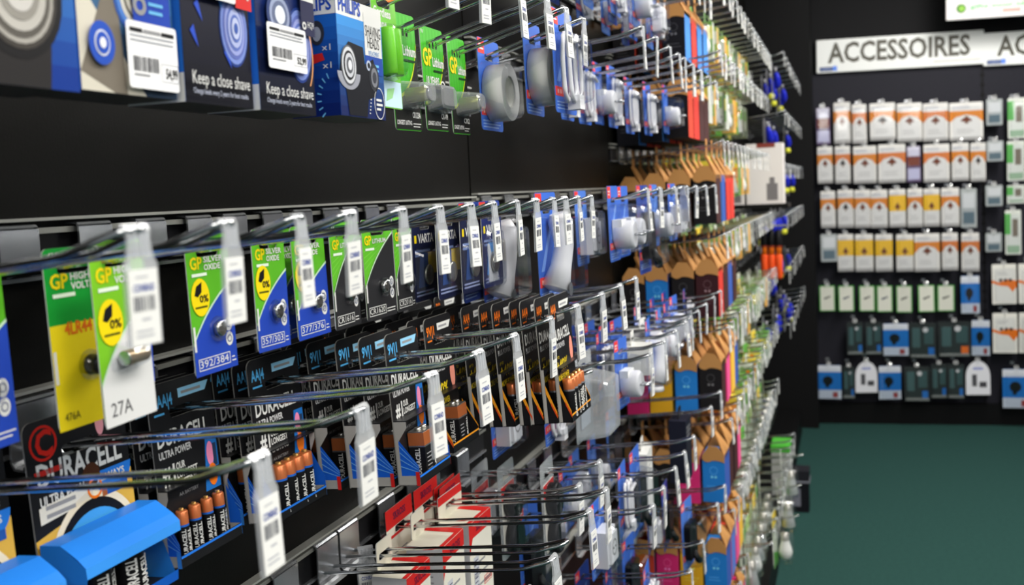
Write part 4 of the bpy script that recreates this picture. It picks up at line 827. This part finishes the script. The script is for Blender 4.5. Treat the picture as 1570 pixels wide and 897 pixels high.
CN = ['green', 'white', 'yellow', 'pale green']
for z, nm in [(.56, 'highest'), (.355, 'second highest'), (.115, 'eye-level upper'), (-.135, 'eye-level lower'), (-.39, 'pink and yellow'), (-.645, 'waist high'), (-.90, 'knee high'), (-1.15, 'lowest')]:
    ys = [3.14 + .118 * i for i in range(11 if z in (.115, .355) else 13)]
    hooks_far(ys, z, f'blurred chrome hook over the bulb packs, beside the {nm} hanger row', f'bulb hooks beside the {nm} hanger row', L=.36 if z < -1 else .295)
    rail('hook_rail', 3.648, 4.687, z, f'blurred steel hook rail behind the bulb packs beside the {nm} hanger row')
    for i, y in enumerate(ys):
        for q, x in enumerate((.05, .115, .18) if z > -.2 else ((.05, .115, .18, .235) if z > -.8 else ((.05, .115, .18, .25) if z > -1 else ((.08, .15, .22, .285) if i < 7 else (.05, .115, .18))))):
            k = rng.randrange(4)
            zz = z - .0065 if z < -1 else z
            if (i + q + int(z * 40)) % 3 and x < .24: lamp_carton(y, zz, x, k, f'small {CN[k]} patterned lamp carton, beside the {nm} hanger row', f'{CN[k]} lamp cartons beside the {nm} hanger row'); continue
            bulb(y, zz, x - .026, k, f'clear bulb pack with a {CN[k]} card, beside the {nm} hanger row', f'{CN[k]} bulb packs beside the {nm} hanger row')
for i, (px, py, yy) in enumerate([(1196, 800, 3.55), (1186, 752, 3.75), (1200, 705, 4.0)]):
    p = at_y(px, py, yy); k = [2, 3, 1][i]
    hook(yy + .05, p.z - CH + .012, f'long chrome hook carrying the {["lowest", "middle", "highest"][i]} bulb pack that juts over the green floor', L=.42, ticket=False, near=False)
    bulb(yy + .05, 0, .33, k, f'{["lowest", "middle", "highest"][i]} of three large bulb packs jutting out over the green floor', None, 1.15).location.z = p.z - .004
# fifth bay: blue handled goods, white cartons, orange handles
def blue_goods(k):
    mb = MB(); bb = mat((34, 44, 190), .35); mb.tube([(.016, -.014, -.030), (.022, -.004, -.055), (.024, .006, -.085), (.018, .012, -.110)], [.009, .016, .018, .010], bb, 10); mb.lathe([(.006, 0), (.006, .03)], (.016, -.016, -.032), 'z', mat((150, 150, 154), .3, .6), 8)
    if k: mb.lathe([(.016, 0), (.018, .02), (.012, .03)], (.018, .0, -.14), 'z', mat((226, 226, 70), .4), 12)
    return mb
def grey_card():
    mb = MB(); mb.plate(rrect(-.045, -.165, .045, .02, .005, 3), [slot(.03)], 0, .0009, mat((58, 58, 62)), PAPER); mb.rect(-.04, -.16, .04, -.13, .0011, mat((150, 150, 160))); mb.rect(-.04, -.02, .04, .016, .0011, mat((96, 96, 104))); return mb
ys5 = [4.80 + .24 * i for i in range(8)]
for z, nm in [(.60, 'highest'), (.33, 'second'), (.08, 'third'), (-.16, 'fourth'), (-.42, 'fifth'), (-.68, 'lowest')]:
    hooks_far(ys5, z, f'dim chrome hook in the {nm} row before the black pillar', f'{nm} row of hooks before the pillar', L=.34)
    rail('hook_rail', 4.693, 6.69, z, f'dim steel hook rail of the {nm} row before the black pillar')
    for i, y in enumerate(ys5):
        x = .16 + .1 * rng.random(); k = i % 2
        if z > .1 and i < 2: continue
        t = thing('tool_pack', f'dark {"yellow capped " if k else ""}pack with a blue handled tool, {nm} row before the pillar', 'tool pack', (x, y, zwire(z, x)), f'{nm} row of blue tool packs {"with cap" if k else "plain"}')
        part('card', shared('greycard', grey_card), t); part('tool', shared(('tool', k), lambda: blue_goods(k)), t, (.002, 0, 0))
sh = MB(); sh.box(4.50, 4.72, CH - .118, CH - .100, 0, .36, BLACKM); thing('wall_shelf', 'short black shelf carrying two white cartons at the far end of the shelves', 'shelf', (0, 0, 0), me=sh)
for i, (x0, x1, h) in enumerate([(.07, .17, .17), (.18, .34, .27)]):
    t = thing('white_carton', ['smaller white carton on the far black shelf, with a grey figure', 'larger white carton on the far black shelf, with a grey figure'][i], 'box', (x0, 4.52, CH - .0998)); mb = MB(); W = x1 - x0; mb.box(0, .14, 0, h, 0, W, mat((226, 220, 218)))
    mb.fr(((0, -.0006, 0), (1, 0, 0), (0, 0, 1), (0, -1, 0))); mb.rect(W * .55, 0 + h * .06, W * .85, h * .34, 0, mat((120, 116, 118))); mb.rect(W * .63, h * .34, W * .77, h * .44, 0, mat((120, 116, 118))); mb.rect(W * .3, h * .93, W * .8, h, 0, mat((130, 60, 50))) if i else None; part('carton', mb, t)
for i in range(3):
    px = 1171 + i * 11; y = 4.755; p = at_y(px, 352, y); t = thing('orange_torch', f'{["left", "middle", "right"][i]} one of three black and orange hand torches hanging together', 'torch', (p.x, y, p.z), 'black and orange torches')
    part('body', MB().lathe([(.006, 0), (.016, -.01), (.017, -.075), (.013, -.085), (.013, -.12)], (0, 0, 0), 'z', [BLACK, BLACK, mat((150, 60, 40)), ORANGE], 14), t); part('grip', MB().lathe([(.0135, 0), (.017, -.008), (.017, -.105), (.012, -.115)], (0, 0, -.118), 'z', mat((232, 84, 36), .4), 14), t)
    part('strap', MB().tube([(0, 0, -.002), (0, .004, .006), (0, 0, .014), (0, -.004, .006)], .0015, BLACK, 5, True), t)
mb = MB(); pz = at_y(1180, 350, 4.755).z + .012; mb.box(4.75, 4.76, pz - .004, pz + .004, 0, .36, STEEL); thing('hanging_bar', 'thin steel bar carrying the three orange torches', 'bar', (0, 0, 0), me=mb)
# things on the floor at the far end
p = at_y(1195, 775, 4.75)
for i in range(2):
    t = thing('grey_carton', ['lower pale grey carton on the green floor at the end of the shelves', 'upper pale grey carton with a green top at the end of the shelves'][i], 'box', (.238, 4.78, i * .175)); mb = MB(); mb.box(0, .16, 0, .1745, 0, .085, mat((172, 172, 168))); mb.lines(.02, .12, .09, 3, .02, .006, .0855, GREY)
    part('carton', mb, t)
    if i: part('lid', MB().box(-.002, .162, .1745, .205, -.002, .087, mat((80, 176, 60))), t)
p = at_y(1224, 776, 4.92); t = thing('black_bin', 'black box with a grey label standing on the green floor by the shelves', 'box', (p.x - .045, 4.96, 0)); mb = MB(); mb.box(0, .10, 0, .16, 0, .095, mat((24, 24, 30))); mb.box(-.004, .104, .16, .21, -.004, .099, mat((34, 34, 40)))
mb.fr(((0, -.0006, 0), (1, 0, 0), (0, 0, 1), (0, -1, 0))); mb.rect(.015, .03, .055, .12, 0, mat((120, 120, 132))); part('body', mb, t); part('rim', MB().box(-.006, .106, .150, .160, -.006, .101, mat((120, 120, 130))), t)

# ------------------------------------------------------------------ far wall: signs and packets
def back_thing(name, label, cat, px, py, off, group=None): p = on_back(px, py, off); return thing(name, label, cat, p, group, (0, 0, BRZ))
def span(x0, x1, y0, y1, off):
    a, b, c = on_back((x0 + x1) / 2, y0, off), on_back((x0 + x1) / 2, y1, off), None
    return (on_back(x1, (y0 + y1) / 2, off) - on_back(x0, (y0 + y1) / 2, off)).length, a.z - b.z
SLATET = mat((92, 90, 82))
def sign(x0, x1, y0, y1, text, tw, label, u_off):
    W, H = span(x0, x1, y0, y1, .03); t = back_thing('accessories_sign', label, 'sign', (x0 + x1) / 2, (y0 + y1) / 2, .03); t.rotation_euler = (-.012, 0, BRZ)
    mb = MB(); mb.plate(rrect(-W / 2, -H / 2, W / 2, H / 2, .004, 2), [], -.022, 0, mat((232, 234, 232))); part('panel', mb, t)
    mb = MB(); mb.text(text, -W / 2 + u_off, -H * .20, H * .58, .001, SLATET, tw, True); mb.lines(W / 2 - .30, W / 2 - .02, -H * .33, 1, .01, .012, .001, mat((206, 206, 202)), False); part('lettering', mb, t)
    mb = MB(); mb.poly(rrect(-W / 2 + .018, -H * .46, -W / 2 + .10, -H * .33, .006, 3), .001, mat((44, 60, 110))); mb.poly(rrect(-W / 2 + .10, -H * .46, -W / 2 + .128, -H * .31, .006, 3), .0012, mat((100, 140, 230))); mb.text('CONRAD', -W / 2 + .024, -H * .43, .016, .0014, mat((150, 165, 205)), .07, True); part('emblem', mb, t)
W1, _ = span(1250, 1505, 60, 110, .03)
sign(1250, 1505.5, 54, 105, 'ACCESSOIRES', W1 * .855, 'long white sign with the whole word ACCESSOIRES on the far wall', W1 * .068)
sign(1506.5, 1762, 43, 94, 'ACCESSOIRES', W1 * .855, 'white sign at the picture edge showing only the letters AC', W1 * .075)
W, H = span(1450, 1640, -60, 28, .25); t = back_thing('hanging_sign', 'white hanging sign with a green ball, cut off by the top picture edge', 'sign', 1545, -19, .25); t.rotation_euler = (-.012, 0, BRZ); mb = MB(); mb.plate(rrect(-W / 2, -H / 2, W / 2, H / 2, .006, 2), [], -.02, 0, mat((216, 212, 212))); part('panel', mb, t)
mb = MB(); mb.disc(-W / 2 + .085, -H / 2 + .066, .028, .001, mat((70, 120, 50))); mb.disc(-W / 2 + .088, -H / 2 + .066, .018, .0014, mat((130, 180, 70))); mb.text('gifts voor ideal tool', -W / 2 + .135, -H / 2 + .062, .024, .001, mat((130, 190, 140)), .50, True); mb.rect(-W / 2 + .32, -H / 2 + .028, -W / 2 + .42, -H / 2 + .048, .001, mat((190, 160, 150))); part('lettering', mb, t)
mb = MB(); mb.tube([(-.01, -W * .35, H / 2), (-.01, -W * .35, 1.0)], .003, STEEL, 6); mb.tube([(-.01, W * .35, H / 2), (-.01, W * .35, 1.0)], .003, STEEL, 6); part('wire', mb, t)
def packet(x0, x1, y0, y1, kind, label, group=None):
    off = .12; W, H = span(x0, x1, y0, y1, off); cx = (x0 + x1) / 2
    t = back_thing('accessory_packet', label, 'packet', cx, y0, off, group); t.rotation_euler = (0, random.uniform(-.04, .02), BRZ + random.uniform(-.10, .10)); r = random
    mb = MB(); h = W / 2; b = -H; w = .0014; ds = False
    wh, gy = mat((222, 220, 216)), mat((176, 174, 172)); tabm = mat((214, 214, 214))
    mb.plate(rrect(-.013, -.004, .013, .022, .005, 2), [list(reversed(rrect(-.008, .009, .008, .018, .003, 2)))], 0, .0012, tabm)
    if kind in 'owy':
        oc = {'o': mat((214, 130, 50)), 'w': mat((210, 120, 60)), 'y': mat((236, 186, 50))}[kind]
        mb.plate(rrect(-h, b, h, 0, .006, 2), [], 0, .0012, wh, gy); mb.poly([(-h, -H * .22), (h, -H * .22), (h, -H * .52), (h * .6, -H * .38), (0, -H * .32), (-h * .6, -H * .38), (-h, -H * .52)] if kind != 'y' else [(-h, -H * .16), (h, -H * .16), (h, -H * .58), (-h, -H * .58)], w, oc)
        mb.rect(-h * .9, -H * .16, h * .2, -H * .09, w, mat((196, 196, 200))); mb.poly(ell(0, -H * .50, h * .34, H * .10, 12, 0, PI), w + .001, mat((110, 50, 24)) if r.random() < .7 else mat((40, 36, 36))); mb.rect(-h * .1, -H * .56, h * .12, -H * .36, w + .0005, mat((120, 90, 70))); mb.lines(-h * .6, h * .6, -H * .7, 3, H * .05, H * .015, w, gy); mb.rect(-h, b, h, b + H * .08, w, mat((170, 168, 166)))
    elif kind == 'p': mb.plate(rrect(-h, b, h, 0, .006, 2), [], 0, .0012, mat((96, 80, 110)), gy); mb.rect(-h * .9, -H * .28, h * .9, -.004, w, mat((206, 204, 220))); mb.rect(-h * .9, -H * .55, h * .9, -H * .3, w, mat((120, 60, 40))); mb.rect(-h * .9, b + H * .06, h * .9, b + H * .38, w, mat((190, 188, 216)))
    elif kind == 'g':
        mb.plate(rrect(-h, b, h, 0, .004, 2), [], 0, .0012, mat((70, 150, 60)), mat((70, 150, 60))); mb.rect(-h * .86, b + H * .03, h * .86, -H * .04, w, mat((214, 214, 202))); c = r.choice([(40, 40, 40), (50, 60, 90), (60, 60, 60)]); mb.poly([(-h * .4, -H * .55), (h * .4, -H * .45), (h * .4, -H * .40), (-h * .4, -H * .48)], w + .001, mat(c))
    elif kind == 'b': mb.plate(rrect(-h, b, h, 0, .006, 2), [], 0, .0012, mat((30, 110, 190)), gy); mb.rect(-h, -H * .20, h, -.002, w, mat((214, 218, 226))); mb.rect(-h, b, h, b + H * .26, w, mat((190, 200, 214))); mb.rect(h * .3, b + .01, h * .7, b + H * .2, w + .001, mat((150, 60, 60))); mb.disc(-h * .1, -H * .46, h * .42, w + .001, BLACK, H * .14); mb.rect(-h * .3, -H * .66, 0, -H * .4, w + .001, BLACK)
    elif kind == 'k': mb.plate(rrect(-h, b, h, 0, .006, 2), [], 0, .0012, mat((44, 50, 50)), gy); mb.rect(-h * .8, -H * .7, -h * .2, -H * .15, w, mat((70, 96, 96))); mb.rect(h * .1, -H * .6, h * .8, -H * .12, w, mat((60, 84, 84))); mb.disc(h * .2, -H * .2, h * .2, w + .001, mat((206, 206, 206))); mb.rect(-h * .9, b + .006, h * .9, b + H * .10, w, mat((130, 134, 130))); mb.rect(h * .4, b + H * .1, h * .85, b + H * .30, w, mat(r.choice([(226, 110, 40), (90, 110, 110), (40, 110, 190)])))
    elif kind == 'd':
        mb.plate([(-h, b), (h, b)] + [(h * math.cos(a), -H * .45 + H * .45 * math.sin(a)) for a in [PI * i / 10 for i in range(11)]], [], 0, .0012, mat((226, 226, 232)), gy); mb.rect(-h * .5, -H * .75, -h * .1, -H * .4, w, mat((80, 80, 84))); mb.rect(h * .1, -H * .78, h * .7, -H * .62, w, mat((70, 70, 74))); mb.rect(-h * .4, -H * .26, h * .4, -H * .20, w, mat((130, 140, 200)))
    elif kind == 'x': mb.plate(rrect(-h, b, h, 0, .004, 2), [], 0, .0012, mat((232, 230, 222)), gy); mb.poly([(-h, -H * .40), (-h * .4, -H * .46), (h * .2, -H * .38), (h, -H * .42), (h, -H * .58), (h * .7, -H * .70), (h * .3, -H * .56), (-h * .3, -H * .54), (-h, -H * .47)], w, ORANGE); [mb.disc(h * q, -H * .40, h * .14, w + .001, BLACK) for q in (-.3, .1, .5)]; mb.lines(-h * .6, h * .4, -H * .2, 2, H * .05, H * .015, w, gy)
    elif kind == 's': mb.plate(rrect(-h, b, h, 0, .006, 2), [], 0, .0012, mat((170, 176, 176)), gy); mb.rect(-h * .8, -H * .5, h * .8, -H * .1, w, mat((214, 216, 216))); mb.rect(-h * .7, -H * .9, h * .7, -H * .6, w, mat((90, 110, 120)))
    elif kind == 'e': mb.plate(rrect(-h, b, h, 0, .006, 2), [], 0, .0012, mat((216, 220, 212)), mat((80, 160, 90))); mb.rect(-h, -H * .55, -h * .3, -H * .08, w, mat((96, 176, 90))); mb.rect(-h * .1, -H * .6, h * .6, -H * .2, w, mat((120, 110, 96))); mb.rect(-h * .8, b + .01, h * .8, b + H * .2, w, mat((150, 180, 150)))
    part('card', mb, t)
    if kind not in 'gd': part('blister', MB().shell(-h * .86, h * .86, b + H * .06, -H * .10, .0025, .028, CLEAR, .006, .008), t)
    hk = MB(); hk.tube([(-off + .002, 0, .0145), (.03, 0, .0155), (.045, 0, .023)], .0028, CHROME, 5); hk.box(-.012, .012, .008, .030, -off + .0015, -off + .004, STEEL)
    th = thing('peg_hook', 'small chrome peg hook carrying one packet on the far wall', 'hook', t.location, 'peg hooks on the far wall', (0, 0, BRZ), me=hk)
ROWS = [('top', 0, [(1251, 1272, 165, 222, 'p'), (1278, 1303, 157, 220, 'o'), (1306, 1328, 160, 220, 'w'), (1333, 1372, 158, 215, 'o'), (1375, 1413, 158, 217, 'o'), (1415, 1453, 158, 216, 'w'), (1455, 1507, 157, 215, 'o'), (1512, 1537, 152, 192, 's'), (1545, 1572, 150, 212, 'e')]),
        ('second', 1, [(1253, 1276, 225, 281, 'o'), (1280, 1303, 224, 281, 'w'), (1308, 1343, 224, 281, 'o'), (1346, 1388, 221, 280, 'w'), (1390, 1411, 224, 279, 'p'), (1416, 1455, 221, 279, 'w'), (1459, 1485, 219, 277, 'o'), (1488, 1511, 219, 278, 'o'), (1513, 1538, 216, 247, 's'), (1544, 1571, 216, 277, 'e')]),
        ('third', 2, [(1258, 1280, 293, 349, 'o'), (1284, 1308, 291, 349, 'o'), (1310, 1334, 291, 349, 'o'), (1335, 1360, 291, 349, 'o'), (1363, 1388, 290, 348, 'y'), (1391, 1414, 289, 348, 'o'), (1416, 1440, 289, 347, 'y'), (1443, 1470, 288, 347, 'o'), (1473, 1497, 289, 349, 's'), (1511, 1537, 284, 316, 's'), (1544, 1571, 284, 312, 'e')]),
        ('fourth', 3, [(1258, 1283, 359, 401, 's'), (1284, 1308, 359, 416, 'y'), (1311, 1338, 359, 416, 'y'), (1342, 1368, 359, 416, 'y'), (1374, 1400, 359, 416, 'y'), (1402, 1440, 358, 416, 'o'), (1444, 1468, 357, 414, 'w'), (1474, 1501, 357, 416, 'w'), (1511, 1536, 357, 386, 's'), (1541, 1565, 322, 390, 'e')]),
        ('green edged', 4, [(1256, 1280, 438, 477, 'g'), (1285, 1309, 438, 477, 'g'), (1317, 1341, 438, 477, 'g'), (1344, 1368, 438, 478, 'g'), (1374, 1398, 438, 479, 'g'), (1407, 1433, 437, 478, 'g'), (1437, 1463, 437, 477, 'g'), (1473, 1501, 423, 480, 'b'), (1520, 1558, 405, 466, 'x'), (1561, 1600, 404, 465, 'x')]),
        ('dark tool', 5, [(1298, 1323, 494, 544, 'k'), (1326, 1352, 494, 544, 'k'), (1354, 1392, 496, 545, 'b'), (1394, 1435, 495, 549, 'k'), (1438, 1488, 493, 547, 'k'), (1490, 1517, 491, 545, 'b'), (1522, 1559, 480, 541, 'x'), (1562, 1600, 479, 541, 'x')]),
        ('bottom', 6, [(1252, 1289, 560, 611, 'b'), (1292, 1310, 562, 611, 'k'), (1311, 1345, 554, 602, 'd'), (1347, 1381, 561, 612, 'b'), (1386, 1425, 562, 615, 'k'), (1427, 1452, 558, 611, 'k'), (1453, 1478, 558, 611, 'k'), (1480, 1518, 553, 605, 'd'), (1537, 1580, 566, 625, 'b')])]
DESC = {'o': 'white and orange packet', 'w': 'white packet with a thin orange arch', 'y': 'yellow and white packet', 'p': 'purple and brown packet', 's': 'small silvery packet', 'e': 'green and white packet', 'g': 'green edged pale packet', 'b': 'blue and white packet', 'x': 'white packet with an orange zigzag', 'k': 'dark tool packet', 'd': 'white dome shaped packet'}
for nm, ri, items in ROWS:
    for i, (x0, x1, y0, y1, k) in enumerate(items):
        packet(x0, x1, y0, y1, k, f'{DESC[k]}, {ORD[i]} from the left, far wall, {nm} row')
